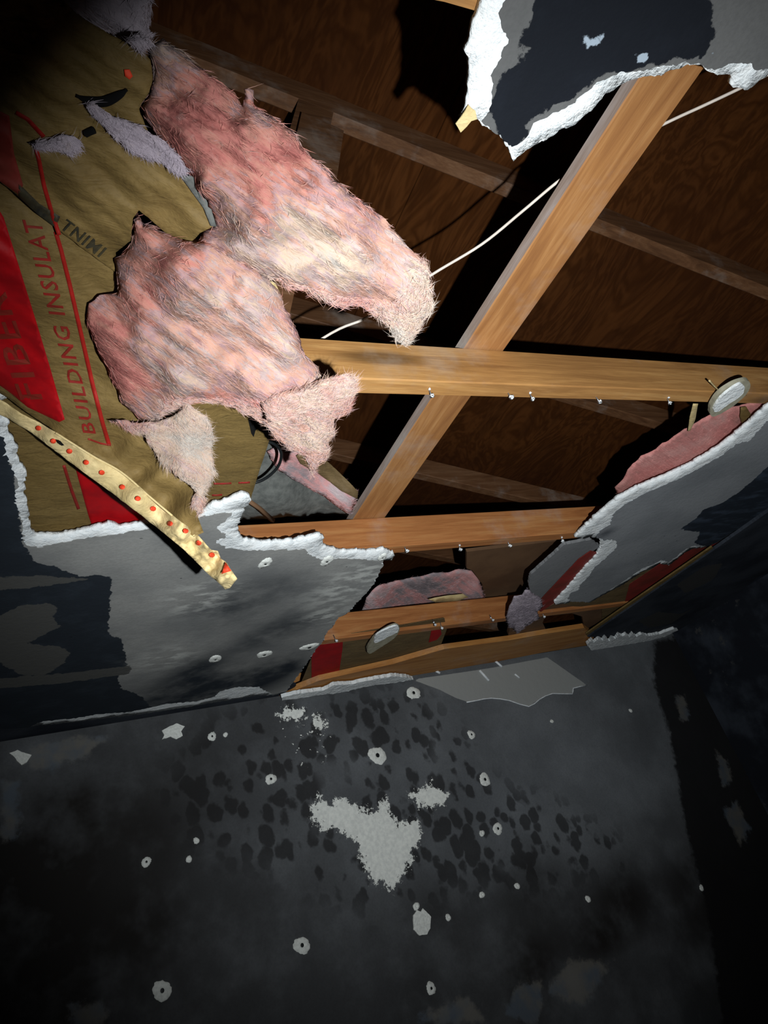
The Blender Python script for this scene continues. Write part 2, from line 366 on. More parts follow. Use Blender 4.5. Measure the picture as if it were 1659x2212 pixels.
    b = [(x0, WY + WM * x0 + .0127, zb), (x1, WY + WM * x1 + .0127, zb), (x1, WY + WM * x1 + .0127, zt), (x0, WY + WM * x0 + .0127, zt)]
    V2 = [tuple(v) for v in verts] + b
    faces.append((n + 1, n, n + 3, n + 2))
    for k, vv_ in at.items(): at[k] = np.r_[vv_, np.full(4, .5 if k not in ('film', 'net') else 0)]
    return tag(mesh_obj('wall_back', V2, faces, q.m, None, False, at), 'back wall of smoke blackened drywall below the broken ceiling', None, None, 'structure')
wall_back = build_wall()
def shell_box(name, p0, p1, mat, label):
    x0, y0, z0 = p0; x1, y1, z1 = p1
    v = [(x0, y0, z0), (x1, y0, z0), (x1, y1, z0), (x0, y1, z0), (x0, y0, z1), (x1, y0, z1), (x1, y1, z1), (x0, y1, z1)]
    f = [(0, 3, 2, 1), (4, 5, 6, 7), (0, 1, 5, 4), (1, 2, 6, 5), (2, 3, 7, 6), (3, 0, 4, 7)]
    return tag(mesh_obj(name, v, f, mat, None, False), label, None, None, 'structure')
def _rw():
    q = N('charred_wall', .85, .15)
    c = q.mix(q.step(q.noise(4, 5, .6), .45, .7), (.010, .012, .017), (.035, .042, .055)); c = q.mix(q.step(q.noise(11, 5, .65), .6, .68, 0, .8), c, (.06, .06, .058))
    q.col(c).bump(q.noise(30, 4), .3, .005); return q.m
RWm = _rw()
XR = 3.115
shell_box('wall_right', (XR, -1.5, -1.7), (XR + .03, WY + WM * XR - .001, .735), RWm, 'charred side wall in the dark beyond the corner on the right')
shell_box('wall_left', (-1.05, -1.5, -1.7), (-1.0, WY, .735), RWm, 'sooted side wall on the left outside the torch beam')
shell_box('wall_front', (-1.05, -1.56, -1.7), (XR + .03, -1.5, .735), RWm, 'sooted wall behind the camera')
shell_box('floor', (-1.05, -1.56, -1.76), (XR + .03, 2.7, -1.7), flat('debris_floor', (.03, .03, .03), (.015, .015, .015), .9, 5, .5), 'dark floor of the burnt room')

# ------------------------------------------------------------------ ceiling drywall
ZC = .727; PT = .0011
def pl(poly, z=ZC): return np.array([atz(x, y, z)[:2] for x, y in poly])
def face_attrs(dark, lite, soft, pale=()):
    D = [pl(p) for p in dark]; L = [pl(p) for p in lite]
    sC = [(atz(x, y, ZC)[:2], r, s) for x, y, r, s in soft]
    pC = [(atz(x, y, ZC)[:2], r) for x, y, r in pale]
    return dict(pale=(lambda P: np.clip(sum((np.exp(-((P - c) ** 2).sum(1) / (r * r)) for c, r in pC), np.zeros(len(P))), 0, 1)), dark=(lambda P: np.min([sdist(P, d) for d in D], 0) if D else np.full(len(P), .5)),
                lite=(lambda P: np.min([sdist(P, d) for d in L], 0) if L else np.full(len(P), .5)),
                soft=(lambda P: np.clip(sum(s * np.exp(-((P - c) ** 2).sum(1) / (r * r)) for c, r, s in sC), 0, 1) if sC else np.zeros(len(P))))
def panel(name, core, paper, facemat, att, seed, z=ZC, amp=.006, zf=None, thick=.010, step=.005):
    c = slab(name, core, z, thick, M['gypsum'], None, spacing=.03, amp=amp, scale=70, step=step, bump=.0006, seed=seed, zfun=zf, smooth=True)
    p = slab('face_paper', paper, z - PT, PT * .9, facemat, c, spacing=.016, amp=amp * 1.1, scale=90, step=step, seed=seed + 11, attrs=att, zfun=zf)
    return c, p
L_hole = [(-60, 560), (-25, 700), (0, 800), (8, 830), (22, 856), (0, 868), (-10, 885), (10, 902), (20, 915), (16, 938), (34, 965), (40, 1000), (56, 1022), (51, 1060), (58, 1090), (63, 1130), (68, 1150), (80, 1158), (115, 1160), (175, 1149), (233, 1133), (262, 1140), (317, 1131), (370, 1130), (429, 1112), (456, 1093), (500, 1081), (526, 1067), (539, 1072),
          (533, 1092), (517, 1118), (512, 1148), (527, 1169), (567, 1173), (635, 1169), (689, 1157), (700, 1162), (696, 1180), (736, 1192), (817, 1191), (829, 1187), (852, 1198), (848, 1209), (827, 1211)]
L_edge = [(826, 1222), (805, 1264), (752, 1322), (741, 1330), (730, 1333), (720, 1352), (705, 1366), (699, 1382), (682, 1403), (650, 1450), (618, 1493)]
L_core = L_hole + L_edge + [(590, 1502), (556, 1502), (430, 1523), (304, 1543), (128, 1563), (89, 1566), (-40, 1580), (-400, 1620), (-400, 560)]
L_paper = [(-400, 560), (-90, 560), (-50, 700), (-12, 800), (-4, 850), (-14, 930), (8, 950), (10, 985), (26, 1010), (40, 1050), (33, 1085), (49, 1130), (50, 1165), (62, 1182), (85, 1184), (130, 1172), (200, 1161), (260, 1153), (325, 1142), (400, 1127), (432, 1117), (479, 1108), (500, 1110), (483, 1129), (466, 1142), (483, 1152), (487, 1164), (464, 1169),
           (486, 1184), (527, 1189), (600, 1188), (662, 1187), (669, 1199), (692, 1208), (770, 1207), (826, 1212)] + L_edge + [(590, 1500), (557, 1484), (513, 1484), (473, 1494), (466, 1504), (425, 1515), (358, 1521), (280, 1538), (209, 1543), (162, 1552), (92, 1558), (60, 1572), (-40, 1578), (-400, 1618)]
L_dark = [[(-400, 700), (-20, 880), (18, 960), (36, 1060), (45, 1150), (55, 1190), (80, 1215), (120, 1224), (175, 1246), (215, 1240), (243, 1246), (236, 1310), (232, 1368), (262, 1378), (276, 1440), (255, 1462), (262, 1486), (300, 1500), (330, 1530), (330, 1640), (-400, 1700)]]
L_lite = [[(-60, 1335), (0, 1330), (45, 1306), (110, 1302), (125, 1311), (113, 1340), (136, 1350), (92, 1370), (60, 1390), (120, 1394), (153, 1406), (140, 1430), (90, 1461), (40, 1456), (0, 1430), (-60, 1430)],
          [(-60, 1250), (0, 1245), (80, 1243), (195, 1250), (120, 1262), (0, 1275), (-60, 1280)], [(-60, 1475), (0, 1466), (150, 1452), (282, 1437), (282, 1455), (130, 1475), (-60, 1492)]]
L_soft = [(430, 1440, .11, .9), (520, 1480, .16, 1.1), (370, 1500, .14, 1.0), (610, 1440, .12, .9), (530, 1290, .13, .62), (470, 1330, .10, .4), (640, 1340, .12, .6), (560, 1380, .1, .7), (380, 1560, .2, 1.0), (620, 1260, .08, .35)]
ceilL, ceilLp = panel('ceiling', L_core, L_paper, M['face'], face_attrs(L_dark, L_lite, L_soft, [(740, 1275, .09), (790, 1235, .07), (705, 1330, .06), (430, 1290, .08), (360, 1420, .07)]), 3, zf=lambda P: -.004 * np.exp(-((P[:, 0] - 1.0) / .1) ** 2))
tag(ceilL, 'grey smoke stained ceiling drywall with ragged white edge on the left of the hole', None, None, 'structure')
R_core = [(1900, 660), (1780, 780), (1659, 878), (1612, 920), (1556, 966), (1497, 1002), (1437, 1030), (1377, 1054), (1334, 1077), (1302, 1105), (1270, 1133), (1242, 1160), (1262, 1164), (1276, 1160), (1297, 1164), (1298, 1180), (1292, 1196), (1268, 1221), (1246, 1246), (1225, 1271), (1198, 1299), (1201, 1306), (1226, 1303), (1240, 1297), (1273, 1302),
          (1321, 1276), (1348, 1262), (1386, 1236), (1413, 1226), (1425, 1217), (1446, 1221), (1480, 1194), (1495, 1186), (1530, 1181), (1552, 1170), (1700, 1080), (1900, 960)]
R_paper = [(1900, 700), (1780, 810), (1659, 908), (1620, 952), (1590, 960), (1556, 986), (1477, 1030), (1397, 1064), (1350, 1089), (1326, 1109), (1318, 1133), (1302, 1142), (1286, 1158), (1300, 1166), (1331, 1167), (1334, 1181), (1309, 1205), (1283, 1227), (1273, 1244), (1254, 1263), (1249, 1275), (1234, 1280), (1226, 1292), (1232, 1300), (1273, 1300),
           (1321, 1272), (1345, 1257), (1386, 1229), (1413, 1218), (1428, 1210), (1446, 1214), (1480, 1187), (1495, 1180), (1530, 1179), (1552, 1168), (1700, 1078), (1900, 958)]
R_dark = [[(2000, 900), (1720, 960), (1655, 1010), (1600, 1060), (1560, 1085), (1520, 1100), (1500, 1122), (1468, 1142), (1510, 1150), (1500, 1172), (1560, 1200), (2000, 1200)]]
ceilR, ceilRp = panel('ceiling.001', R_core, R_paper, M['face_right'], face_attrs(R_dark, [], [(1560, 1010, .1, .2), (1310, 1150, .03, .7)]), 5)
tag(ceilR, 'slate grey ceiling drywall with long white broken edge right of the hole', None, None, 'structure')
K_core = [(1268, 1372), (1330, 1328), (1400, 1280), (1470, 1231), (1540, 1183), (1640, 1112), (1900, 930), (2100, 900), (2100, 1100), (1640, 1245), (1560, 1310), (1472, 1362), (1400, 1369), (1330, 1377)]
def sag(P): return -.010 * np.exp(-((P[:, 0] - 2.28) / .12) ** 2)
panelK = slab('ceiling.002', K_core, ZC - .004, .012, M['face_black'], None, spacing=.02, amp=.002, scale=50, seed=8, zfun=sag,
              attrs=face_attrs([], [[(1378, 1340), (1420, 1320), (1470, 1325), (1500, 1310), (1450, 1345), (1400, 1355)], [(1460, 1260), (1520, 1220), (1560, 1215), (1540, 1250), (1480, 1280)]], []))
tag(panelK, 'blackened sagging ceiling drywall by the far right corner', None, None, 'structure')
slab('paper_edge', [(1266, 1369), (1330, 1324), (1400, 1276), (1470, 1228), (1538, 1181), (1541, 1184), (1471, 1233), (1401, 1281), (1331, 1329), (1268, 1373)], ZC - .014, .006, M['kraft'], panelK, spacing=.05)
# torn joint tape fringe along the wall at the black corner panel
tag(slab('joint_tape', [(1268, 1392), (1278, 1382), (1284, 1388), (1294, 1379), (1302, 1384), (1308, 1376), (1316, 1386), (1322, 1378), (1330, 1380), (1336, 1371), (1345, 1375), (1352, 1370), (1360, 1377), (1366, 1369), (1375, 1376), (1385, 1370), (1400, 1374), (1425, 1370), (1455, 1359), (1463, 1362), (1440, 1374), (1400, 1386), (1340, 1397), (1280, 1408)], ZC - .020, .014, M['gypsum'], None, amp=.004, scale=60, spacing=.015, bump=.002),
    'sawtooth torn white joint tape on the wall under the black corner panel', 'joint tape')
tag(slab('joint_tape', [(608, 1507), (640, 1499), (700, 1491), (722, 1480), (760, 1478), (805, 1468), (850, 1461), (880, 1463), (892, 1468), (860, 1474), (810, 1480), (760, 1490), (735, 1498), (700, 1500), (650, 1508), (610, 1513)], ZC - .018, .014, M['gypsum'], None, amp=.004, scale=60, spacing=.015, bump=.002),
    'long torn strip of white joint tape below the orange top plate', 'joint tape')
T_core = [(1046, -120), (1048, -20), (1025, 53), (1007, 110), (1016, 150), (1012, 229), (998, 258), (1031, 262), (1037, 266), (1062, 282), (1092, 303), (1098, 325), (1111, 349), (1131, 328), (1185, 297), (1246, 263), (1275, 241), (1307, 205), (1361, 172), (1430, 160), (1483, 140), (1516, 142), (1545, 161), (1578, 161), (1586, 185), (1614, 197), (1635, 178), (1659, 160),
          (1760, 150), (1900, 190), (2200, 300), (2500, 200), (2300, -250), (1200, -320)]
T_paper = [(1110, -120), (1103, -20), (1080, 33), (1090, 61), (1097, 94), (1078, 127), (1062, 164), (1064, 205), (1058, 241), (1042, 263), (1066, 283), (1095, 306), (1097, 314), (1111, 317), (1129, 305), (1148, 278), (1160, 262), (1209, 241), (1246, 217), (1291, 178), (1348, 156), (1389, 154), (1414, 144), (1479, 136), (1512, 139), (1541, 150), (1573, 138), (1618, 136), (1635, 152), (1659, 148),
           (1760, 140), (1900, 175), (2190, 285), (2470, 195), (2280, -240), (1210, -300)]
T_dark = [[(1165, -60), (1160, 0), (1150, 35), (1128, 60), (1125, 95), (1150, 112), (1138, 128), (1098, 145), (1072, 170), (1066, 205), (1058, 240), (1075, 280), (1095, 320), (1112, 325), (1140, 290), (1150, 250), (1240, 210), (1290, 165), (1400, 140), (1505, 128), (1535, 95), (1546, 60), (1532, 0), (1500, -120), (1180, -150)]]
T_lite = [[(1246, 82), (1262, 70), (1300, 72), (1318, 78), (1300, 92), (1270, 93)], [(1362, 118), (1378, 108), (1400, 112), (1396, 126), (1372, 130)], [(1530, 118), (1546, 114), (1540, 126), (1526, 128)]]
def dip(P): return -.030 * np.clip((P[:, 1] - .15) / .25, 0, 1) ** 2
topP, topPp = panel('torn_drywall_sheet', T_core, T_paper, M['face_top'], face_attrs(T_dark, T_lite, []), 9, amp=.0035, step=.003)
tag(topP, 'charred black ceiling drywall sheet with thick white broken rim, hanging over the wooden brace', 'drywall')
slab('paper_scrap', [(1012, 226), (998, 250), (984, 268), (995, 287), (1008, 275), (1018, 262), (1030, 258), (1026, 240)], ZC - .004, .0012, M['flange'], topP, amp=.001, spacing=.01)
g = slab('drywall_fragment', [(1218, 1177), (1196, 1198), (1171, 1220), (1146, 1242), (1142, 1262), (1148, 1290), (1160, 1302), (1186, 1280), (1253, 1210), (1296, 1180), (1276, 1166)], .739, .010, M['hanger'], None, spacing=.02, amp=.003, scale=60,
         attrs=dict(dark=lambda P: np.full(len(P), .5), lite=lambda P: np.full(len(P), .5), soft=lambda P: np.zeros(len(P))))
tag(g, 'plain grey drywall fragment left of the dull red paper strip', 'drywall')

# ------------------------------------------------------------------ trusses, deck, boards
ZJ, ZT = .740, .829
def ztop(x): return 1.802 - .29 * x
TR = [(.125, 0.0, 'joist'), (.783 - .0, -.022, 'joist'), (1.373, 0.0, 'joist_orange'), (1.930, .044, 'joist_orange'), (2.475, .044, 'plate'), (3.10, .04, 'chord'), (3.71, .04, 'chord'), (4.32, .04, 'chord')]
LAB = ['roof truss at the top of the view behind the charred drywall sheet', 'nearest fully bared roof truss, its yellow brown joist crossing the whole hole', 'second bared roof truss, orange joist ending at the torn grey ceiling edges',
       'third roof truss, orange joist with pink insulation lying on it', 'roof truss standing over the back wall top plate', 'dim roof truss just beyond the back wall', 'dim roof truss deeper in the attic', 'farthest dim roof truss in the attic']
def lumber(name, a, b, wdt, y0, y1, mat, parent):
    a, b = np.array(a, float), np.array(b, float); d = (b - a) / np.linalg.norm(b - a); p = np.array([-d[1], d[0]]) * wdt / 2
    q = [a - p, b - p, b + p, a + p]; v = [(c[0], y0, c[1]) for c in q] + [(c[0], y1, c[1]) for c in q]
    return mesh_obj(name, v, [(3, 2, 1, 0), (4, 5, 6, 7), (0, 1, 5, 4), (1, 2, 6, 5), (2, 3, 7, 6), (3, 0, 4, 7)], mat, parent, False)
joist_objs = []
for i, (y, s, mk) in enumerate(TR):
    t = empty('roof_truss'); tag(t, LAB[i], 'truss')
    yf = (lambda x, y=y, s=s: y + s * x)
    if i == 1: yf = lambda x: .783 - .022 * x
    x1 = 3.1 if i < 4 else 3.3
    j = box('joist', -.95, x1, yf, .038, ZJ if i != 4 else .752, ZT, M[mk], t); joist_objs.append(j)
    cy = (lambda x, y=y, s=s: y + .6 * s)
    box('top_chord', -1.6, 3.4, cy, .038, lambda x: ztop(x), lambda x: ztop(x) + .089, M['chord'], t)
    yy = y + .6 * s
    if i == 1:
        lumber('web', (.755, 1.78), (.365, .80), .085, yy + .0, yy + .036, M['chord'], t)
        lumber('web_splice', (.667, 1.50), (.48, 1.00), .100, yy - .020, yy - .001, M['chord'], t)
    else:
        lumber('web', (.72, ztop(.72) + .02), (.28, .83), .085, yy + .001, yy + .036, M['chord'], t)
    lumber('web', (-.9, .83), (.1 if i != 1 else .2, ztop(.1)), .085, yy + .001, yy + .036, M['chord'], t)
# roof deck: sheets with a seam between them
dk = None
def deck_sheet(x0, x1, y0, y1, nm):
    v = []
    for z in (0, .012):
        v += [(x0, y0, ztop(x0) + .09 + z), (x1, y0, ztop(x1) + .09 + z), (x1, y1, ztop(x1) + .09 + z), (x0, y1, ztop(x0) + .09 + z)]
    return tag(mesh_obj(nm, v, [(3, 2, 1, 0), (4, 5, 6, 7), (0, 1, 5, 4), (1, 2, 6, 5), (2, 3, 7, 6), (3, 0, 4, 7)], M['deck'], None, False), 'plywood roof deck seen through the hole above the trusses', None, None, 'structure')
k = 0
for xa, xb in ((-1.7, -.2), (-.197, 1.017), (1.02, 2.236), (2.24, 3.45)):
    for ya, yb in ((-1.2, 1.397), (1.40, 3.72), (3.724, 6.1)):
        deck_sheet(xa, xb, ya, yb, 'roof_deck' if k == 0 else 'roof_deck.%03d' % k); k += 1
shell_box('gable_wall', (-1.7, 6.1, .5), (3.5, 6.15, 2.5), M['deck'], 'dark far end of the attic')
shell_box('gable_wall.001', (-1.7, -1.25, .5), (3.5, -1.2, 2.5), M['deck'], 'dark near end of the attic behind the camera')
shell_box('attic_side', (-1.75, -1.25, .5), (-1.7, 6.15, 2.6), M['deck'], 'dark left end of the attic')
tag(slab('wood_block', [(880, -12), (960, 4), (1030, 24), (1060, 30), (1070, -30), (900, -60)], ZJ, .06, M['joist'], None, spacing=.05), 'pale timber block at the top edge beside the charred drywall sheet', 'timber')
# added dark strip, painted shade for the open gap below the left ceiling
tag(slab('gap_dark_strip', [(-400, 1560), (0, 1520), (300, 1490), (560, 1470), (640, 1480), (612, 1516), (440, 1545), (200, 1580), (0, 1616), (-400, 1690)], ZC + .014, .010, M['face_black'], None, spacing=.05,
    attrs=face_attrs([], [], [])), 'added dark strip painted as the shaded gap between ceiling and back wall', None, None, 'structure')
# brace lying across the joists
def brace():
    v, f = [], []; ys = np.linspace(-.12, 1.60, 24); x0, x1, z0, z1 = .783, .876, .8295, .855; e = .002
    for y in ys:
        ring = [(x0 + e, z0), (x1 - e, z0), (x1, z0 + e), (x1, z1 - e), (x1 - e, z1), (x0 + e, z1), (x0, z1 - e), (x0, z0 + e)]
        v += [(a, y, b) for a, b in ring]
    for i in range(len(ys) - 1):
        for k in range(8): f.append((i * 8 + k, (i + 1) * 8 + k, (i + 1) * 8 + (k + 1) % 8, i * 8 + (k + 1) % 8))
    f.append(tuple(range(8))); f.append(tuple((len(ys) - 1) * 8 + k for k in range(7, -1, -1)))
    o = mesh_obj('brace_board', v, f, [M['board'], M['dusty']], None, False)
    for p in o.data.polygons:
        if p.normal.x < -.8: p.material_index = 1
    return o
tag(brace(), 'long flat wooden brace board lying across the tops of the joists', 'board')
# top plate of the wall and blocking around it
tag(slab('top_plate', [(640, 1490), (690, 1470), (850, 1434), (960, 1402), (1100, 1383), (1180, 1369), (1262, 1356), (1285, 1372), (1275, 1393), (1170, 1410), (1020, 1440), (880, 1466), (740, 1488), (600, 1512)], ZC + .002, .021, M['plate'], None, spacing=.04),
    'orange wooden top plate along the head of the back wall', 'timber')
tag(slab('blocking_board', [(1098, 1372), (1115, 1300), (1170, 1318), (1200, 1303), (1330, 1300), (1300, 1340), (1262, 1362), (1258, 1332), (1235, 1325), (1178, 1331), (1172, 1345), (1182, 1366)], .752, .018, M['gusset'], None, spacing=.04),
    'dull brown blocking board with dark slot right of the grey fluff', 'timber')

# ------------------------------------------------------------------ insulation and kraft paper
def fuzz(name, verts, faces, nf, length, wid, mat, parent, flow, seed, tone=None, spread=.45, lift=.05, pick=None, suv=None):
    rs = np.random.RandomState(seed); Vv = np.array(verts); Fa = np.array([f[:3] for f in faces]); 
    A = Vv[Fa[:, 0]]; B = Vv[Fa[:, 1]]; C = Vv[Fa[:, 2]]; nr = np.cross(B - A, C - A); ar = np.linalg.norm(nr, axis=1) + 1e-12; nr = nr / ar[:, None]
    wt = ar.copy()
    if pick is not None: wt = wt * pick((A + B + C) / 3)
    idx = rs.choice(len(Fa), nf, p=wt / wt.sum()); u, v_ = rs.rand(nf), rs.rand(nf); sw = u + v_ > 1; u[sw], v_[sw] = 1 - u[sw], 1 - v_[sw]
    P = A[idx] + u[:, None] * (B - A)[idx] + v_[:, None] * (C - A)[idx]; n_ = nr[idx]
    vd = P / np.linalg.norm(P, axis=1)[:, None]
    n_ = np.where((n_ * vd).sum(1)[:, None] > 0, -n_, n_)
    fl = np.array(flow, float); d = fl[None, :] + rs.normal(0, spread, (nf, 3)); d = d - (d * n_).sum(1)[:, None] * n_; d /= np.linalg.norm(d, axis=1)[:, None] + 1e-9
    L = length * rs.uniform(.4, 1.3, nf)[:, None]; lf = lift * rs.uniform(0, 1, nf)[:, None] ** 2
    P1 = P + (d * .5 + n_ * (lf * .5 + .01)) * L; bend = rs.normal(0, .45, (nf, 3)); bend -= .8 * (bend * n_).sum(1)[:, None] * n_; P2 = P1 + (d * .5 + bend * .5 + n_ * lf * .2) * L
    s = np.cross(d, vd); s /= np.linalg.norm(s, axis=1)[:, None] + 1e-9; s *= wid * rs.uniform(.6, 1.3, nf)[:, None]
    VV = np.stack([P - s, P + s, P1 - s * .8, P1 + s * .8, P2], 1).reshape(-1, 3)
    base = (np.arange(nf) * 5)[:, None]; F4 = (base + np.array([[0, 1, 3, 2]])).tolist(); F3 = (base + np.array([[2, 3, 4]])).tolist()
    tn = np.repeat(tone[Fa[idx, 0]] + rs.normal(0, .35, nf), 5) if tone is not None else np.zeros(nf * 5)
    o = mesh_obj(name, VV.tolist(), F4 + F3, mat, parent, True, dict(tone=tn, su=np.repeat(suv[0][Fa[idx, 0]], 5), sv=np.repeat(suv[1][Fa[idx, 0]], 5))); o['kind'] = 'stuff'; return o
def batt(name, outline, zf, thick, mat, seed, spacing=9, amp=7, wpx=60, tone=None, fz=6000, flow=(.6, .5, -.1), lump=.010, parent=None, flen=.018, fw=.00022, tips=None):
    """a soft inflated fibre body: outline as seen, hung at heights zf, closed front and back"""
    O = rough(outline, spacing, amp, .03, seed); P, Fc = cdt(O, spacing)
    sd = -np.minimum(sdist(P, O), 0); q = np.clip(sd / wpx, 0, 1); th = np.sqrt(np.clip(1 - (1 - q) ** 2, 0, 1))
    z = zf(P); pts = np.array([atz(a, b, c) for (a, b), c in zip(P, z)]); dist = np.linalg.norm(pts, axis=1); dr = pts / dist[:, None]
    fu, fv = (P[:, 0] * .8 + P[:, 1] * .6) / 190, (P[:, 1] * .8 - P[:, 0] * .6) / 38
    nz = .9 * vnoise(np.c_[P / 150, np.zeros(len(P))], 1.3, 2, seed) + .75 * vnoise(np.c_[fu, fv * .7, np.zeros(len(P))], 1.0, 5, seed + 4)
    fr = pts - dr * (th * thick * .5 + th ** .5 * lump * nz * 1.4)[:, None]; bk = pts + dr * (th * thick * .5)[:, None]
    n = len(P); bnd = set(a for e in edges_of(Fc) for a in e)
    ren = {i: (i if i in bnd else n + i) for i in range(n)}
    v = np.r_[fr, bk]; f = [tuple(q_) for q_ in Fc] + [tuple(ren[i] for i in reversed(q_)) for q_ in Fc]
    tn = tone(P) if tone else np.zeros(n); tt = np.r_[tn, tn]; suv = (np.r_[fu, fu], np.r_[fv, fv])
    o = mesh_obj(name, v, f, mat, parent, True, dict(tone=tt, su=suv[0], sv=suv[1]))
    if fz: fuzz('loose_fibres', v, [q_ for q_ in Fc], fz, flen, fw, mat, o, flow, seed, tt, suv=suv)
    if tips:   # ragged outward fringe
        for k, (poly, cnt, ln) in enumerate(tips):
            pk = lambda c, poly=poly: (sdist(np.c_[829.5 + F * (c @ R)[:, 0] / -(c @ R)[:, 2], 1106 - F * (c @ R)[:, 1] / -(c @ R)[:, 2]], poly) < 0) + 1e-9
            fuzz('frayed_fringe', v, [q_ for q_ in Fc], cnt, ln, fw * 1.3, mat, o, flow, seed + 20 + k, tt, .9, .40, pk, suv)
    return o
# kraft sheets --------------------------------------------------
zS2 = rbf([(0, 400, .70), (100, 600, .68), (0, 870, .722), (20, 760, .71), (250, 600, .685), (150, 800, .690), (230, 950, .670), (60, 905, .700), (130, 970, .665), (200, 1030, .630), (300, 1100, .575), (400, 1180, .515), (500, 1260, .462), (300, 1000, .64), (350, 1050, .60), (430, 1130, .535), (450, 1170, .50), (400, 900, .67), (500, 880, .68)], 3.0)
def sheet(name, outline, zf, mat, parent=None, spacing=9, amp=1.2, crumple=.003, thick=.0008, seed=0, off=0, sc=1 / 60):
    O = rough(outline, 6, amp, .05, seed); P, Fc = cdt(O, spacing)
    z = zf(P) + crumple * crump(P, seed_all) - off
    pts = np.array([atz(a, b, c) for (a, b), c in zip(P, z)]); dr = pts / np.linalg.norm(pts, axis=1)[:, None]
    v, f = solidify(pts, pts + dr * thick, Fc); return mesh_obj(name, v, f, mat, parent, True)
seed_all = 4
def crump(P, s):   # long diagonal wrinkles
    P = np.asarray(P, float); u = (P[:, 0] * .8 + P[:, 1] * .6); v = (-P[:, 0] * .6 + P[:, 1] * .8)
    return vnoise(np.c_[u / 240, v / 45, np.zeros(len(P))], 1.0, 3, s)
def decal(name, outline, zf, mat, parent, crumple=.003, spacing=8, off=.0013, amp=0):
    return sheet(name, outline, zf, mat, parent, spacing, amp, crumple, .0003, 0, off)
def ribbon(pts, w):
    P = np.array(pts, float); out, back = [], []
    for i in range(len(P)):
        d = P[min(i + 1, len(P) - 1)] - P[max(i - 1, 0)]; d /= np.linalg.norm(d); n = np.array([-d[1], d[0]]) * w / 2
        out.append(tuple(P[i] + n)); back.append(tuple(P[i] - n))
    return out + back[::-1]
def text_decal(name, s, p0, p1, h0, h1, zf, mat, parent, crumple=.003, shear=.25, flip=1, off=.0014):
    """letters laid along the line p0->p1 of the printed sheet, cap heights h0..h1"""
    cu = bpy.data.curves.new('letters', 'FONT'); cu.body = s; cu.resolution_u = 2; cu.size = 1; cu.space_character = 1.12; cu.offset = .012
    ob = bpy.data.objects.new('letters', cu); COL.objects.link(ob); dg = bpy.context.evaluated_depsgraph_get(); dg.update()
    me = ob.evaluated_get(dg).to_mesh(); co = np.array([v.co[:2] for v in me.vertices]); fa = [tuple(p.vertices) for p in me.polygons]
    ob.evaluated_get(dg).to_mesh_clear(); bpy.data.objects.remove(ob); bpy.data.curves.remove(cu)
    if not len(co): return None
    co[:, 0] = (co[:, 0] - co[:, 0].min()) / np.ptp(co[:, 0]); cy = co[:, 1] / .7
    a, b = np.array(p0, float), np.array(p1, float); L = np.linalg.norm(b - a); d = (b - a) / L; n = np.array([d[1], -d[0]]) * flip
    hh = h0 + (h1 - h0) * co[:, 0]; u = co[:, 0] * L + cy * hh * shear
    P = a + d * u[:, None] + n * (cy * hh)[:, None]
    z = zf(P) + crumple * crump(P, seed_all) - off
    pts = [atz(x, y, c) for (x, y), c in zip(P, z)]
    return mesh_obj(name, pts, fa, mat, parent, False)
# batt still in its bay between the first and second joist, kraft side down
bayz = lambda P: np.full(len(np.atleast_2d(P)), .752)
bay_o = [(-300, 700), (640, 760), (610, 860), (590, 925), (566, 1000), (541, 1078), (520, 1110), (430, 1160), (60, 1230), (-300, 1290)]
bay = empty('insulation_batt'); tag(bay, 'kraft faced insulation batt still in its bay, red print showing beneath the hanging strip', 'insulation')
sheet('kraft_facing', bay_o, bayz, M['kraft'], bay, 14, .8, .0025)
O = pl([(-250, 720), (630, 770), (585, 925), (538, 1074), (430, 1150), (60, 1215), (-250, 1270)], .757); Pb, Fb = cdt(O, .03)
Bv = np.c_[Pb, np.full(len(Pb), .757)]; Tv = np.c_[Pb, .83 + .01 * vnoise(Pb, 12, 3, 2)]; vv, ff = solidify(Bv, Tv, Fb)
mesh_obj('fibre_fill', vv, ff, M['pinkred'], bay, True, dict(tone=np.zeros(len(vv))))
decal('printed_band', [(160, 1000), (175, 1010), (330, 1122), (335, 1150), (205, 1155), (190, 1110)], bayz, M['red'], bay, .0025)
decal('printed_line', ribbon([(138, 1005), (155, 1060), (170, 1100)], 7), bayz, M['redtext'], bay, .0025)
text_decal('printed_letters', 'W', (172, 1172), (108, 1168), 66, 66, bayz, M['redtext'], bay, .0025, .1)
for k, (a, b, yy) in enumerate(((462, 500, 1045), (515, 540, 1043), (458, 480, 1070))):
    decal('printed_line', ribbon([(a, yy), ((a + b) / 2, yy), (b, yy - 1)], 4), bayz, M['redtext'], bay, .0025)
mesh_obj('paper_tear', [atz(x, y, .7485) for x, y in ((536, 905), (552, 912), (560, 922), (552, 930), (548, 944), (543, 936), (540, 922))], [(0, 1, 2, 3, 4, 5, 6)], M['hole'], bay, False)

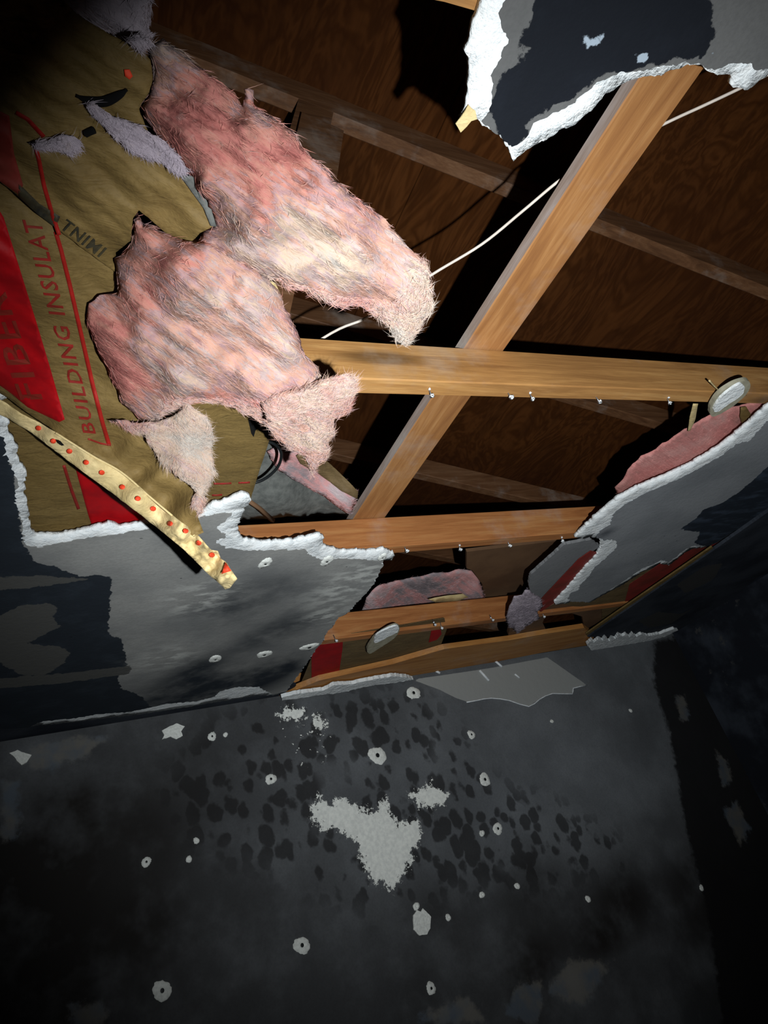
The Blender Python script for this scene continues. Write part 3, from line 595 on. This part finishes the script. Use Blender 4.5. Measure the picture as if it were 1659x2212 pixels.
# hanging facing sheet with its stapling flange
hang = empty('kraft_facing_sheet'); tag(hang, 'torn kraft paper facing lettered BUILDING INSULAT with a cream dotted strip hanging down', 'insulation facing')
sheet('paper', [(-160, 300), (0, 380), (60, 425), (130, 470), (262, 560), (360, 640), (480, 760), (560, 880), (470, 905), (440, 960), (432, 1080), (424, 1108), (440, 1150), (418, 1160), (395, 1140), (320, 1070), (250, 1012), (140, 946), (60, 892), (14, 858), (-80, 800)], zS2, M['kraft'], hang, 8, 1.0, .004, seed=2)
flz = lambda P: zS2(P) - .004 - .012 * np.clip((P[:, 0] - 290) / 120, 0, 1) * vnoise(np.c_[P / 26, np.zeros(len(P))], 1, 3, 5)
fl_o = [(-40, 845), (10, 868), (45, 893), (90, 915), (140, 945), (200, 985), (262, 1018), (320, 1068), (372, 1112), (424, 1152), (440, 1170), (456, 1188), (470, 1190), (477, 1206), (490, 1216), (500, 1232), (513, 1250), (497, 1270), (487, 1272), (455, 1245), (400, 1190), (340, 1140), (262, 1080), (160, 1005), (75, 940), (20, 905), (-40, 880)]
sheet('stapling_flange', fl_o, flz, M['flange'], hang, 6, 1.0, .003, seed=6)
tube('fold_edge', [atz(x, y, float(zS2([(x, y)])[0]) - .006) for x, y in ((120, 935), (200, 985), (262, 1020), (320, 1070), (372, 1114))], .0016, M['flange'], hang)
for x, y in ((83, 925), (115, 953), (150, 975), (186, 999), (220, 1021), (264, 1052), (298, 1077), (331, 1099), (367, 1131), (401, 1147), (429, 1173), (458, 1199)):
    r = 6.5; decal('printed_dot', [(x + r * math.cos(t), y + r * .85 * math.sin(t)) for t in np.linspace(0, 6.283, 10)[:-1]], flz, M['dot'], hang, .003, 5, .004)
decal('printed_arrow', [(487, 1214), (500, 1233), (478, 1240)], flz, M['dot'], hang, .003, 6, .005)
mesh_obj('staple_hole', [atz(x, y, float(zS2([(x, y)])[0]) - .014) for x, y in ((121, 950), (130, 952), (139, 962), (133, 963), (126, 958))], [(0, 1, 2, 3, 4)], M['hole'], hang, False)
decal('printed_band', [(-120, 380), (-10, 440), (8, 470), (30, 540), (80, 700), (110, 800), (140, 906), (128, 912), (60, 880), (24, 850), (-60, 790)], zS2, M['red'], hang, .004, 8, .0014)
decal('printed_line', ribbon([(120, 500), (132, 540), (152, 620), (175, 720), (200, 830), (222, 915), (236, 962)], 9), zS2, M['red_line'], hang, .004)
decal('printed_line', ribbon([(240, 962), (218, 958), (190, 948)], 4), zS2, M['redtext'], hang, .004)
text_decal('printed_letters', 'BUILDING INSULAT', (207, 937), (88, 478), 26, 38, zS2, M['redtext'], hang, .004, .35)
text_decal('printed_letters', 'FIBERGLAS', (92, 862), (-70, 400), 46, 60, zS2, M['bandtext'], hang, .004, .3, 1, .0022)

# upper facing sheet
zS1 = rbf([(0, 0, .66), (0, 200, .665), (0, 400, .672), (150, 200, .655), (300, 150, .645), (200, 400, .655), (100, 480, .675), (250, 590, .678), (460, 490, .625), (330, 450, .645), (420, 380, .628), (300, 300, .65), (200, 0, .66)], 2.6)
up = empty('kraft_facing_sheet'); tag(up, 'upper kraft paper facing at the left, its rounded torn tip on the pink batt', 'insulation facing')
sheet('paper', [(-300, -260), (60, -120), (120, -20), (165, 30), (230, 70), (268, 90), (300, 102), (325, 130), (331, 165), (322, 200), (300, 235), (322, 290), (360, 350), (385, 375), (410, 392), (440, 430), (457, 470), (466, 486), (432, 505), (410, 524), (360, 505), (320, 470), (300, 455), (288, 470), (283, 520), (250, 545), (252, 590), (200, 552), (130, 500), (60, 440), (0, 392), (-200, 300)], zS1, M['kraft'], up, 8, 1.5, .006, seed=4)
decal('printed_line', ribbon([(34, 243), (60, 258), (95, 296)], 9), zS1, M['red_line'], up, .006)
decal('printed_line', ribbon([(78, 320), (85, 350), (95, 400), (112, 460), (128, 508)], 9), zS1, M['red_line'], up, .006)
decal('printed_band', [(-120, 180), (20, 250), (30, 330), (50, 400), (40, 420), (-10, 385), (-120, 320)], zS1, M['red_dull'], up, .006)
decal('printed_dot', [(268, 150), (280, 150), (287, 165), (280, 172), (270, 165)], zS1, M['dot'], up, .006, 6, .003)
decal('ink_smear', [(40, 395), (85, 440), (130, 468), (120, 492), (80, 462), (40, 425)], zS1, M['inktext'], up, .006)
text_decal('printed_letters', 'TNIMI', (128, 492), (214, 556), 26, 26, zS1, M['inktext'], up, .006, .1, 1)
tube('tear_slit', [atz(x, y, float(zS1([(x, y)])[0]) - .006) for x, y in ((165, 207), (190, 217), (225, 220), (258, 205), (274, 194))], lambda t: .0035 * math.sin(math.pi * min(max(t, .08), .94)) + .0006, M['hole'], up)
tube('tear_slit', [atz(x, y, float(zS1([(x, y)])[0]) - .006) for x, y in ((184, 290), (194, 285), (204, 281))], .003, M['hole'], up)
sheet('folded_lining', [(388, 378), (415, 380), (442, 410), (456, 450), (468, 490), (455, 488), (440, 450), (415, 415)], lambda P: zS1(P) - .004, M['greymat'], up, 8, .5, .002)

# upper hanging batt
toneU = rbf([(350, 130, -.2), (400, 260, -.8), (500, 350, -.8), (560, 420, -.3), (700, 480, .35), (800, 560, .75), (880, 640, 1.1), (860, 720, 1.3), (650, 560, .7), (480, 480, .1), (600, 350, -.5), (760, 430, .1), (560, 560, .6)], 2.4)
zU = rbf([(320, 120, .665), (330, 280, .66), (400, 380, .65), (440, 480, .635), (330, 100, .665), (480, 200, .63), (600, 300, .615), (450, 400, .605), (560, 500, .585), (750, 450, .60), (900, 600, .595), (870, 730, .60), (700, 620, .60), (640, 560, .59)], 2.6)
U_o = [(318, 100), (340, 88), (352, 84), (390, 112), (440, 150), (500, 195), (524, 225), (530, 206), (526, 196), (536, 190), (548, 198), (550, 222), (580, 244), (625, 280), (670, 330), (705, 368), (755, 415), (800, 448), (835, 478), (870, 520), (905, 548), (926, 585), (930, 620), (938, 660), (928, 676), (915, 690), (905, 710), (890, 725), (880, 745), (868, 745), (850, 728), (838, 705), (815, 690), (790, 668), (760, 662), (735, 662), (715, 655), (690, 640), (655, 628), (625, 618), (600, 608),
       (575, 600), (540, 585), (470, 560), (420, 530), (440, 500), (466, 488), (450, 440), (410, 380), (385, 340), (330, 280), (300, 230), (325, 190), (330, 150)]
bu = empty('insulation_batt'); tag(bu, 'upper pink fibreglass batt hanging through the hole, ending in a ragged cream tip', 'insulation')
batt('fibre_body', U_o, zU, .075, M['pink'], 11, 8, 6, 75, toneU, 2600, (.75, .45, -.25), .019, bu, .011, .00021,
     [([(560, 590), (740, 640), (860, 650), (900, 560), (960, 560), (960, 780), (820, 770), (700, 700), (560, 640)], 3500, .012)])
# lower hanging batt
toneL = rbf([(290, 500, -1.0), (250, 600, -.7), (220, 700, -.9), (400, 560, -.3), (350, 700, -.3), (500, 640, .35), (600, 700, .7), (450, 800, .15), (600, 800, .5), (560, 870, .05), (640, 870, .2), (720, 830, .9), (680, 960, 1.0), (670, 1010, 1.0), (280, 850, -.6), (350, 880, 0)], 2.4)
zL = rbf([(280, 500, .668), (250, 600, .668), (200, 700, .672), (240, 800, .668), (220, 680, .67), (400, 600, .60), (550, 620, .59), (450, 780, .60), (300, 860, .652), (620, 760, .59), (740, 830, .585), (600, 880, .575), (680, 1000, .58), (420, 850, .60)], 2.6)
Lo_o = [(297, 455), (312, 480), (345, 500), (410, 522), (450, 520), (520, 560), (575, 598), (600, 625), (620, 670), (640, 715), (650, 750), (668, 772), (688, 795), (695, 812), (722, 815), (738, 808), (760, 812), (770, 830), (765, 860), (757, 885), (735, 900), (722, 905), (720, 935), (708, 960), (705, 990), (690, 1000), (682, 1020), (670, 1028), (664, 1000), (655, 985), (620, 968), (596, 945), (580, 925), (555, 905), (520, 890), (495, 876),
        (455, 872), (420, 868), (390, 872), (360, 890), (335, 912), (300, 905), (262, 868), (240, 820), (205, 740), (186, 700), (190, 655), (225, 635), (252, 632), (250, 560), (262, 545), (282, 520), (286, 480)]
bl_ = empty('insulation_batt'); tag(bl_, 'lower pink fibreglass batt bulging over the lettered paper, ending in a shaggy white tuft', 'insulation')
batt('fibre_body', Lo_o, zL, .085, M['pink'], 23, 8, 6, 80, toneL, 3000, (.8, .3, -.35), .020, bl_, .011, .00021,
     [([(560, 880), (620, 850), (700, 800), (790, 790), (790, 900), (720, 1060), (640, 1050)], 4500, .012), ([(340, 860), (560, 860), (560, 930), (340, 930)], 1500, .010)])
for k, poly in enumerate(([(590, 850), (640, 832), (700, 812), (705, 820), (650, 845), (600, 872)],)):
    pass
# curled lip of the lower batt
lip = [(560, 868), (600, 850), (650, 838), (690, 822), (722, 812), (752, 806), (770, 822), (764, 852), (735, 872), (690, 880), (640, 895), (600, 915), (575, 905)]
batt('curled_lip', lip, lambda P: zL(P) - .028, .035, M['pink'], 31, 8, 5, 26, lambda P: np.full(len(P), .55), 3500, (.6, -.3, -.3), .014, bl_, .014, .00022)
# small hanging tuft on the paper
tuf = [(232, 906), (262, 910), (300, 912), (336, 912), (375, 898), (400, 870), (425, 885), (445, 900), (458, 925), (464, 945), (458, 980), (463, 1020), (455, 1045), (440, 1068), (446, 1072), (436, 1100), (424, 1118), (414, 1090), (420, 1060), (398, 1038), (372, 1018), (345, 995), (328, 965), (310, 940), (270, 925)]
bt = batt('insulation_tuft', tuf, rbf([(232, 906, .645), (350, 940, .625), (440, 960, .60), (425, 1110, .535), (400, 1040, .565)], 2.6), .022, M['pink'], 41, 7, 5, 34, rbf([(260, 910, -.1), (350, 940, .1), (440, 930, 1.1), (420, 1000, .2), (425, 1080, .6)]), 5000, (.6, .6, -.5), .007, None, .011, .00022)
tag(bt, 'small pink fibreglass tuft hanging over the paper beside the torn ceiling edge', 'insulation')
# streak and scraps on the upper paper
bs = batt('insulation_tuft', [(182, 225), (200, 222), (240, 250), (300, 270), (350, 300), (380, 330), (410, 370), (385, 378), (350, 352), (290, 335), (250, 300), (215, 265)], lambda P: zS1(P) - .012, .014, M['lavender'], 51, 7, 4, 20, None, 1500, (.6, .6, -.3), .005, None, .008)
tag(bs, 'long lavender grey fibre tuft lying across the upper kraft paper', 'insulation')
bs = batt('insulation_tuft', [(60, 308), (100, 302), (130, 292), (160, 294), (178, 305), (172, 325), (150, 336), (125, 325), (80, 322)], lambda P: zS1(P) - .010, .012, M['lavender'], 53, 7, 3, 14, None, 600, (.6, .6, -.3), .004, None, .008)
tag(bs, 'short lavender fibre tuft stuck by the red line on the upper paper', 'insulation')
bs = batt('insulation_tuft', [(272, 88), (285, 76), (318, 78), (330, 92), (320, 104), (296, 108)], lambda P: zS1(P) - .010, .014, M['lavender'], 55, 7, 2, 12, None, 300, (.6, .6, -.3), .003, None, .008)
tag(bs, 'tiny pale tuft at the top end of the upper pink batt', 'insulation')
bs = batt('insulation_batt', [(60, -90), (240, -60), (330, 0), (322, 60), (330, 78), (300, 92), (265, 88), (225, 66), (160, 24), (100, -30)], rbf([(60, -90, .71), (300, 80, .695), (200, 0, .70)]), .04, M['lavender'], 57, 10, 4, 30, None, 1500, (.6, .6, -.3), .006, None, .008)
tag(bs, 'dim lavender grey batt behind the upper paper at the top left', 'insulation')

# --- things inside the bays
# end of a batt on the far side of the first bay
eb = empty('insulation_batt'); tag(eb, 'cut insulation batt lying on grey loose fill left of the brace foot', 'insulation')
gm = [(430, 950), (560, 935), (590, 960), (640, 985), (700, 1000), (760, 1080), (752, 1114), (600, 1118), (430, 1140)]
z_e = rbf([(430, 950, .86), (760, 1114, .845), (700, 1000, .90), (560, 940, .90), (600, 1110, .835)])
batt('grey_fill', gm, z_e, .03, M['greymat'], 61, 9, 4, 30, None, 0, (1, 0, 0), .006, eb)
batt('fibre_core', [(575, 975), (600, 962), (660, 975), (720, 1020), (770, 1060), (770, 1085), (758, 1112), (745, 1108), (700, 1075), (640, 1040), (600, 1015)], lambda P: z_e(P) - .02, .03, M['greyfib'], 63, 8, 3, 25, lambda P: np.full(len(P), .1), 1500, (1, .3, 0), .006, eb, .012)
sheet('paper_top', [(640, 985), (670, 965), (700, 990), (735, 1022), (774, 1062), (772, 1078), (740, 1062), (690, 1025), (650, 1002)], lambda P: z_e(P) - .038, M['kraft_dark'], eb, 8, 1.0, .004)
tube('power_cable', [atz(x, y, .80) for x, y in ((500, 1048), (560, 1040), (596, 1014), (608, 985), (600, 965), (578, 955), (540, 965))], .0032, M['black'])
tag(bpy.data.objects['power_cable'], 'dark loop of cable beside the cut right edge of the kraft batt', 'cable')
tag(tube('wood_lath', [atz(x, y, .80) for x, y in ((528, 1076), (560, 1098), (590, 1125))], .006, M['gusset'], None, 4, 1), 'thin grey brown lath slanting down behind the torn ceiling tongue', 'lath')
# pink batt above the right ceiling panel
rb = empty('insulation_batt'); tag(rb, 'rose pink batt resting on the right ceiling drywall just behind its white edge', 'insulation')
zR = rbf([(1330, 1065, .742), (1600, 900, .742), (1480, 960, .80), (1400, 1010, .785)])
batt('fibre_body', [(1329, 1052), (1345, 1035), (1356, 1015), (1385, 985), (1430, 960), (1470, 932), (1500, 915), (1540, 890), (1600, 872), (1680, 850), (1700, 900), (1650, 905), (1610, 925), (1556, 975), (1497, 1010), (1437, 1040), (1377, 1064), (1338, 1078)], rbf([(1330, 1065, .756), (1600, 900, .775), (1480, 1000, .760), (1400, 1010, .775)]), .030, M['pinkred'], 71, 8, 4, 30, lambda P: np.full(len(P), -.2), 5000, (.8, .5, 0), .007, rb, .012, .00018)
sheet('paper_tab', [(1600, 880), (1612, 878), (1622, 895), (1616, 912), (1604, 920), (1598, 900)], lambda P: np.full(len(P), .757), M['kraft'], rb, 8, .5, .001)
# batt lying on the third joist
cb = empty('insulation_batt'); tag(cb, 'sooty pink batt lying on top of the third joist', 'insulation')
batt('fibre_body', [(780, 1325), (792, 1290), (815, 1266), (850, 1256), (900, 1246), (950, 1236), (1000, 1230), (1022, 1232), (1036, 1245), (1042, 1275), (1048, 1290), (1040, 1310), (960, 1320), (880, 1335), (790, 1352)], rbf([(780, 1325, .86), (1048, 1290, .86), (900, 1250, .90), (1000, 1235, .90)]), .05, M['greyfib'], 81, 7, 4, 26, rbf([(830, 1290, 0), (900, 1262, .1), (920, 1275, -1.3), (1000, 1265, .3), (800, 1300, .4)]), 3500, (.9, .1, 0), .008, cb, .014, .00024)
sheet('paper_edge', [(925, 1294), (960, 1287), (1000, 1283), (1012, 1290), (985, 1300), (940, 1301)], lambda P: np.full(len(P), .835), M['flange'], cb, 8, .8, .002)
tag(slab('plywood_gusset', [(1008, 1192), (1230, 1165), (1195, 1200), (1150, 1228), (1130, 1262), (1122, 1284), (1046, 1290), (1042, 1262), (1020, 1232), (1008, 1228)], .862, .012, M['gusset'], None, spacing=.05), 'dull brown plywood scrap between the second and third joists', 'plywood')
# grey fluff at the end of the third joist
bf = batt('insulation_tuft', [(1098, 1310), (1110, 1288), (1128, 1284), (1138, 1268), (1148, 1280), (1165, 1290), (1172, 1310), (1160, 1322), (1165, 1335), (1140, 1350), (1118, 1370), (1100, 1352), (1095, 1330)], lambda P: np.full(len(P), .715), .05, M['lavender'], 91, 6, 4, 22, lambda P: np.full(len(P), -.3), 2500, (.2, .2, -.6), .012, None, .012, .00022)
tag(bf, 'lavender grey fluff clump hanging at the right end of the third joist', 'insulation')
# red paper strips
rs_ = slab('kraft_strip', [(1276, 1190), (1294, 1194), (1268, 1222), (1225, 1272), (1198, 1302), (1168, 1322), (1158, 1306), (1180, 1282), (1250, 1208)], .733, .0015, M['red_dull'], None, amp=.001, spacing=.02)
tag(rs_, 'dull red printed paper strip left of the second white torn band', 'insulation facing')
rk = slab('kraft_facing_sheet', [(1196, 1300), (1226, 1300), (1273, 1298), (1321, 1272), (1413, 1220), (1480, 1190), (1560, 1160), (1560, 1190), (1420, 1285), (1330, 1350), (1300, 1345), (1300, 1312), (1240, 1310)], .747, .0015, M['kraft_dark'], None, amp=.001, spacing=.03)
tag(rk, 'brown kraft paper with red print showing through the crack at the right', 'insulation facing')
slab('printed_band', [(1360, 1262), (1430, 1215), (1480, 1188), (1560, 1158), (1560, 1188), (1420, 1285), (1370, 1320), (1350, 1300)], .7455, .0008, M['red_dull'], rk, amp=.001, spacing=.03)
# paper face between third joist and wall
pf = slab('kraft_facing_sheet', [(640, 1500), (690, 1380), (960, 1335), (965, 1360), (950, 1400), (850, 1436), (700, 1475)], .752, .0015, M['kraft_dark'], None, spacing=.03)
tag(pf, 'dark kraft paper facing with red squares between third joist and back wall', 'insulation facing')
slab('printed_band', [(683, 1394), (700, 1386), (741, 1378), (740, 1400), (733, 1450), (705, 1468), (673, 1476), (673, 1412)], .7495, .0008, M['red'], pf, spacing=.03)
slab('printed_band', [(932, 1362), (950, 1352), (954, 1370), (944, 1382), (926, 1388)], .7495, .0008, M['red'], pf, spacing=.03)
slab('paper_scuff', [(912, 1410), (925, 1405), (929, 1410), (920, 1418), (908, 1420)], .7475, .001, M['flange'], pf, spacing=.02)
# gypsum chips caught on the timber
def soft(o, k=6):
    A = np.array(o, float); out = []; n = len(A)
    for i in range(n):
        a, b, c, d = A[i - 1], A[i], A[(i + 1) % n], A[(i + 2) % n]
        for j in range(k):
            t = j / k; out.append(tuple(.5 * ((2 * b) + (-a + c) * t + (2 * a - 5 * b + 4 * c - d) * t * t + (-a + 3 * b - 3 * c + d) * t ** 3)))
    return out
M['chipback'] = flat('grey_paper_backing', (.36, .34, .25), (.27, .25, .18), .8, 60, .3)
def chip(o1, o2, z, label, seed):
    o1, o2 = soft(o1), soft(o2)
    c = slab('gypsum_chip', o1, z, .010, M['chipback'], None, amp=.001, spacing=.01, seed=seed)
    slab('broken_core', o2, z - .006, .006, M['gypsum'], c, amp=.0012, scale=120, spacing=.01, bump=.001, seed=seed + 1)
    return tag(c, label, 'drywall chip')
chip([(1534, 885), (1540, 868), (1560, 845), (1590, 828), (1612, 822), (1621, 830), (1612, 852), (1580, 880), (1548, 898), (1536, 898)], [(1542, 885), (1552, 866), (1570, 848), (1598, 830), (1608, 836), (1602, 854), (1570, 876), (1550, 890)], .715, 'white gypsum chip with paper back caught at the right end of the nearest joist', 101)
chip([(793, 1405), (800, 1390), (815, 1372), (845, 1355), (860, 1353), (863, 1362), (850, 1380), (820, 1400), (800, 1412)], [(808, 1386), (815, 1370), (845, 1355), (861, 1354), (858, 1366), (838, 1376), (815, 1388)], .715, 'oval gypsum chip hanging below the third joist', 105)
tag(tube('wood_splinter', [atz(x, y, .73) for x, y in ((1532, 822), (1545, 836), (1560, 848), (1590, 855), (1612, 854))], lambda t: .0022 * (1 - .7 * t), M['flange'], None, 5), 'thin pale splinter crossing the chip on the nearest joist', 'splinter')
tag(sheet('paper_scrap', [(1497, 872), (1508, 872), (1502, 905), (1492, 930), (1486, 932), (1490, 900)], lambda P: np.full(len(P), .748), M['flange'], None, 8, .6, .002), 'narrow tan paper scrap hanging below the nearest joist at the right', 'paper')
tag(sheet('paper_scrap', [(578, 598), (590, 600), (608, 640), (620, 690), (642, 720), (640, 732), (618, 700), (598, 650)], lambda P: np.full(len(P), .665), M['flange'], None, 8, .6, .002), 'thin tan paper edge between the two pink batts', 'paper')

# ------------------------------------------------------------------ cables
cz = .875
c1 = tube('electric_cable', [atz(x, y, z) for x, y, z in ((560, 820, .862), (715, 720, .868), (800, 682, .87), (930, 595, .872), (1040, 528, .872), (1130, 455, .872), (1215, 385, .872), (1300, 335, .874), (1440, 265, .874), (1520, 228, .872), (1600, 190, .866), (1700, 140, .86))], .0024, M['cable'])
tag(c1, 'thin cream electric cable slung over the joists and the brace', 'cable')

# ------------------------------------------------------------------ nails and plaster blobs
def crumb(name, p, r, mat, parent, seed, flat_=1.0, nrm=None):
    rs = np.random.RandomState(seed); v, f = [], []; a, b = 7, 5
    for j in range(b + 1):
        for i in range(a):
            th = math.pi * j / b; ph = 2 * math.pi * i / a; rr = r * (1 + rs.uniform(-.3, .3))
            v.append((p[0] + rr * math.sin(th) * math.cos(ph), p[1] + rr * math.sin(th) * math.sin(ph), p[2] + rr * flat_ * math.cos(th)))
    for j in range(b):
        for i in range(a): f.append((j * a + i, j * a + (i + 1) % a, (j + 1) * a + (i + 1) % a, (j + 1) * a + i))
    return mesh_obj(name, v, f, mat, parent, True)
def nail(px, py, label, zb=ZJ, L=.014, seed=0, r=.0042):
    p = atz(px, py, zb); rs = np.random.RandomState(seed); t = (rs.uniform(-.25, .25), rs.uniform(-.25, .25))
    tip = (p[0] + t[0] * L, p[1] + t[1] * L, p[2] - L)
    o = empty('drywall_nail'); tag(o, label, 'nail', 'nails left in the bared joists')
    tube('shank', [(p[0], p[1], p[2] + .01), tip], .0013, M['steel'], o, 6, 1)
    tube('head', [tip, (tip[0], tip[1], tip[2] - .0012)], .0038, M['steel'], o, 10, 1)
    crumb('gypsum_crumb', (tip[0] + .002, tip[1], tip[2] + .002), r, M['bits'], o, seed, .8)
    if seed % 2: crumb('gypsum_crumb', (p[0] - .003, p[1] - .004, p[2] - .002), r * .6, M['bits'], o, seed + 3, .7)
    return o
NA = [(928, 842, 'white crusted nail in the nearest joist where the brace crosses behind'), (1097, 850, 'double sized white crusted nail in the nearest joist, second from the left'), (1145, 850, 'nail in the nearest joist, third from the left'), (1287, 858, 'nail in the middle right of the nearest joist'), (1443, 860, 'rightmost nail in the nearest joist before the gypsum chip')]
NB = [(873, 1182, 'leftmost nail in the second joist beside the torn white ceiling tongue'), (993, 1178, 'nail in the second joist, second from the left'), (1097, 1170, 'nail in the second joist, third from the left'), (1213, 1161, 'rightmost nail in the second joist near the right ceiling edge')]
NC = [(722, 1378, 'nail at the left end of the third joist above the red square'), (937, 1344, 'smaller of the paired nails on the third joist'), (953, 1350, 'larger of the paired nails on the third joist'), (1060, 1334, 'crumbly nail on the third joist left of the grey fluff'), (1173, 1326, 'nail right of the grey fluff clump')]
for k, (x, y, l) in enumerate(NA + NB + NC): nail(x, y, l, seed=k + 1, r=.0058 if k == 1 else (.0045 if k < 5 else .0052))
def plaster_spot(p, u, v_, n, r, seed, label, asp=1.0, hole=True, group=None, name='plaster_patch'):
    """irregular ring of filler with a nail dimple, lying on a wall or ceiling; u, v_ in-plane axes, n towards the room"""
    rs = np.random.RandomState(seed); k = 32; p, u, v_, n = map(lambda a: np.array(a, float), (p, u, v_, n)); vv, ff = [], []
    rad = [1 + rs.uniform(-.08, .08) + .09 * math.sin(2 * math.pi * i / k * 2 + seed) + .05 * math.sin(2 * math.pi * i / k * 3 + 2 * seed) for i in range(k)]
    for q, (s, h) in enumerate(((1, 0), (.9, .0028), (.45, .0036), (.26, .0034), (.18, .0012))):
        for i in range(k):
            a = 2 * math.pi * i / k; rr = r * s * (rad[i] if s > .5 else 1); vv.append(p + u * rr * math.cos(a) + v_ * rr * asp * math.sin(a) + n * h)
    for q in range(4):
        for i in range(k): ff.append((q * k + i, q * k + (i + 1) % k, (q + 1) * k + (i + 1) % k, (q + 1) * k + i))
    ff.append(tuple(4 * k + i for i in range(k)))
    o = mesh_obj(name, vv, ff, M['spotmat'], None, True)
    if hole:
        dv = [p + u * r * .22 * math.cos(a) + v_ * r * .24 * math.sin(a) + n * .0038 for a in np.linspace(0, 6.283, 13)[:-1]] 
        c0 = len(dv); dv.append(p + n * .0048); mesh_obj('nail_head', dv, [(i, (i + 1) % c0, c0) for i in range(c0)], M['black'], o, True)
    tag(o, label, 'plaster patch', group); return o
M['spotmat'] = flat('filler_patch', (.85, .87, .82), (.66, .68, .64), .9, 120, .6)
wn = np.array([WM, -1, 0]) / math.hypot(WM, 1); wu = np.array([1, WM, 0]) / math.hypot(1, WM); wz = np.array([0, 0, 1.])
WS = [(815, 1632, 19, 'round plaster patch with dark nail dimple in upper middle of the wall'), (1018, 1587, 9, 'small round plaster patch under the pale torn triangle'), (1047, 1684, 13, 'oval plaster patch right of the small white blotch'), (1075, 1790, 11, 'plaster ring lower right of the big white blotch'),
      (1041, 1800, 6, 'tiny white chip beside the plaster ring'), (893, 1497, 15, 'plaster patch just under the white joint tape'), (652, 2042, 15, 'isolated plaster ring low in the middle left of the wall'), (350, 2140, 16, 'plaster ring near the bottom left of the wall'), (931, 2135, 10, 'tan plaster ring near the bottom middle of the wall'),
      (458, 1591, 9, 'small plaster chip right of the large ragged patch'), (899, 1958, 7, 'small dot of plaster just above the tall patch'), (1041, 1933, 6, 'small plaster dot right of the tall patch'), (1117, 1914, 6, 'small tan plaster dot at lower right centre'), (1270, 1942, 6, 'bright small plaster dot at the lower right'),
      (968, 1982, 6, 'lavender tinted plaster dot beside the tall patch'), (1515, 1918, 5, 'dim plaster dot near the dark corner band'), (316, 1862, 9, 'dim plaster ring in the dark left of the wall'), (585, 1683, 11, 'tan plaster chip left of the white speckles'), (1192, 1558, 4, 'tiny dot high on the right part of the wall'),
      (1362, 1535, 4, 'tiny dot near the right corner high on the wall'), (424, 1816, 6, 'small chip in the dark left centre of the wall'), (408, 1856, 6, 'lower chip in the dark left centre of the wall'), (487, 1587, 5, 'tiny plaster dot farthest right of the ragged patch')]
for k, (x, y, r, l) in enumerate(WS):
    p = wallp(x, y, .0005); dd = np.linalg.norm(p); rr = r * dd / F * 1.0
    plaster_spot(p, wu, wz, wn, rr, k + 3, l, .95, r > 7, 'plaster patches on the back wall')
def wall_chip(outline, label, seed, mat, th=.004, name='plaster_patch', cat='plaster patch'):
    O = np.array([[wallp(x, y)[0], wallp(x, y)[2]] for x, y in outline]); O = rough(O, .006, .002, 60, seed); P, Fc = cdt(O, .012)
    b = np.array([(x, WY + WM * x, z) for x, z in P]); t = b + wn * th; v, f = solidify(t, b, Fc)
    return tag(mesh_obj(name, v, f, mat, None, False), label, cat)
wall_chip([(892, 1978), (900, 1966), (908, 1970), (912, 1962), (922, 1972), (930, 1980), (928, 2005), (922, 2018), (905, 2020), (892, 2008)], 'tall blocky plaster patch below the big white blotch', 2, M['spotmat'])
wall_chip([(349, 1579), (366, 1570), (381, 1563), (398, 1570), (391, 1580), (394, 1590), (381, 1598), (368, 1592), (350, 1598), (354, 1588)], 'large ragged plaster patch high on the left of the back wall', 12, M['spotmat'])
wall_chip([(20, 1628), (38, 1622), (60, 1630), (68, 1632), (58, 1648), (46, 1654), (34, 1640)], 'curled grey plaster flake at the left edge below the ceiling line', 3, M['spotmat'], .008)
# white torn line along the peeled triangle
tag(tube('peeled_paper_edge', [wallp(x, y, .002) for x, y in ((1008, 1517), (1030, 1513), (1060, 1508), (1100, 1513), (1142, 1526), (1165, 1511), (1193, 1498), (1236, 1499), (1238, 1487), (1268, 1480))], lambda t: .0026, M['bits'], None, 6, 2), 'crinkled white paper edge under the pale triangle on the back wall', 'torn paper')
for k, (a, b, l) in enumerate((((1036, 1448), (1056, 1470), 'leftmost white gouge on the pale wall triangle'), ((1070, 1428), (1084, 1440), 'gouge at the upper edge of the pale wall triangle'), ((1112, 1456), (1122, 1464), 'small gouge in the middle of the pale wall triangle'), ((940, 1448), (950, 1454), 'white crumb left above the pale wall triangle'))):
    tag(tube('plaster_gouge', [wallp(*a, .002), wallp(*b, .002)], .0055 if k != 2 else .004, M['bits'], None, 6, 1), l, 'gouge', 'gouges on the pale triangle')
cu, cv, cn = np.array([1., 0, 0]), np.array([0, 1., 0]), np.array([0, 0, -1.])
for k, (x, y, r, asp, l) in enumerate(((573, 1216, 12, 1, 'nail patch on the grey ceiling below the torn tongue'), (706, 1211, 12, 1, 'nail patch under the white torn band left of the second joist'), (826, 1203, 9, 1, 'nail hole at the right tip of the white torn band'), (465, 1423, 11, 1, 'left nail patch on the sooty ceiling panel'), (571, 1413, 14, .8, 'right nail patch on the sooty ceiling panel'), (668, 1397, 17, .6, 'flaky nail patch at the slanting ceiling edge'))):
    p = atz(x, y, ZC - .0016); rr = r * np.linalg.norm(p) / F * 1.15
    plaster_spot(p, cu, cv, cn, rr, k + 60, l, 1.5 * asp, True, 'nail patches on the left ceiling')
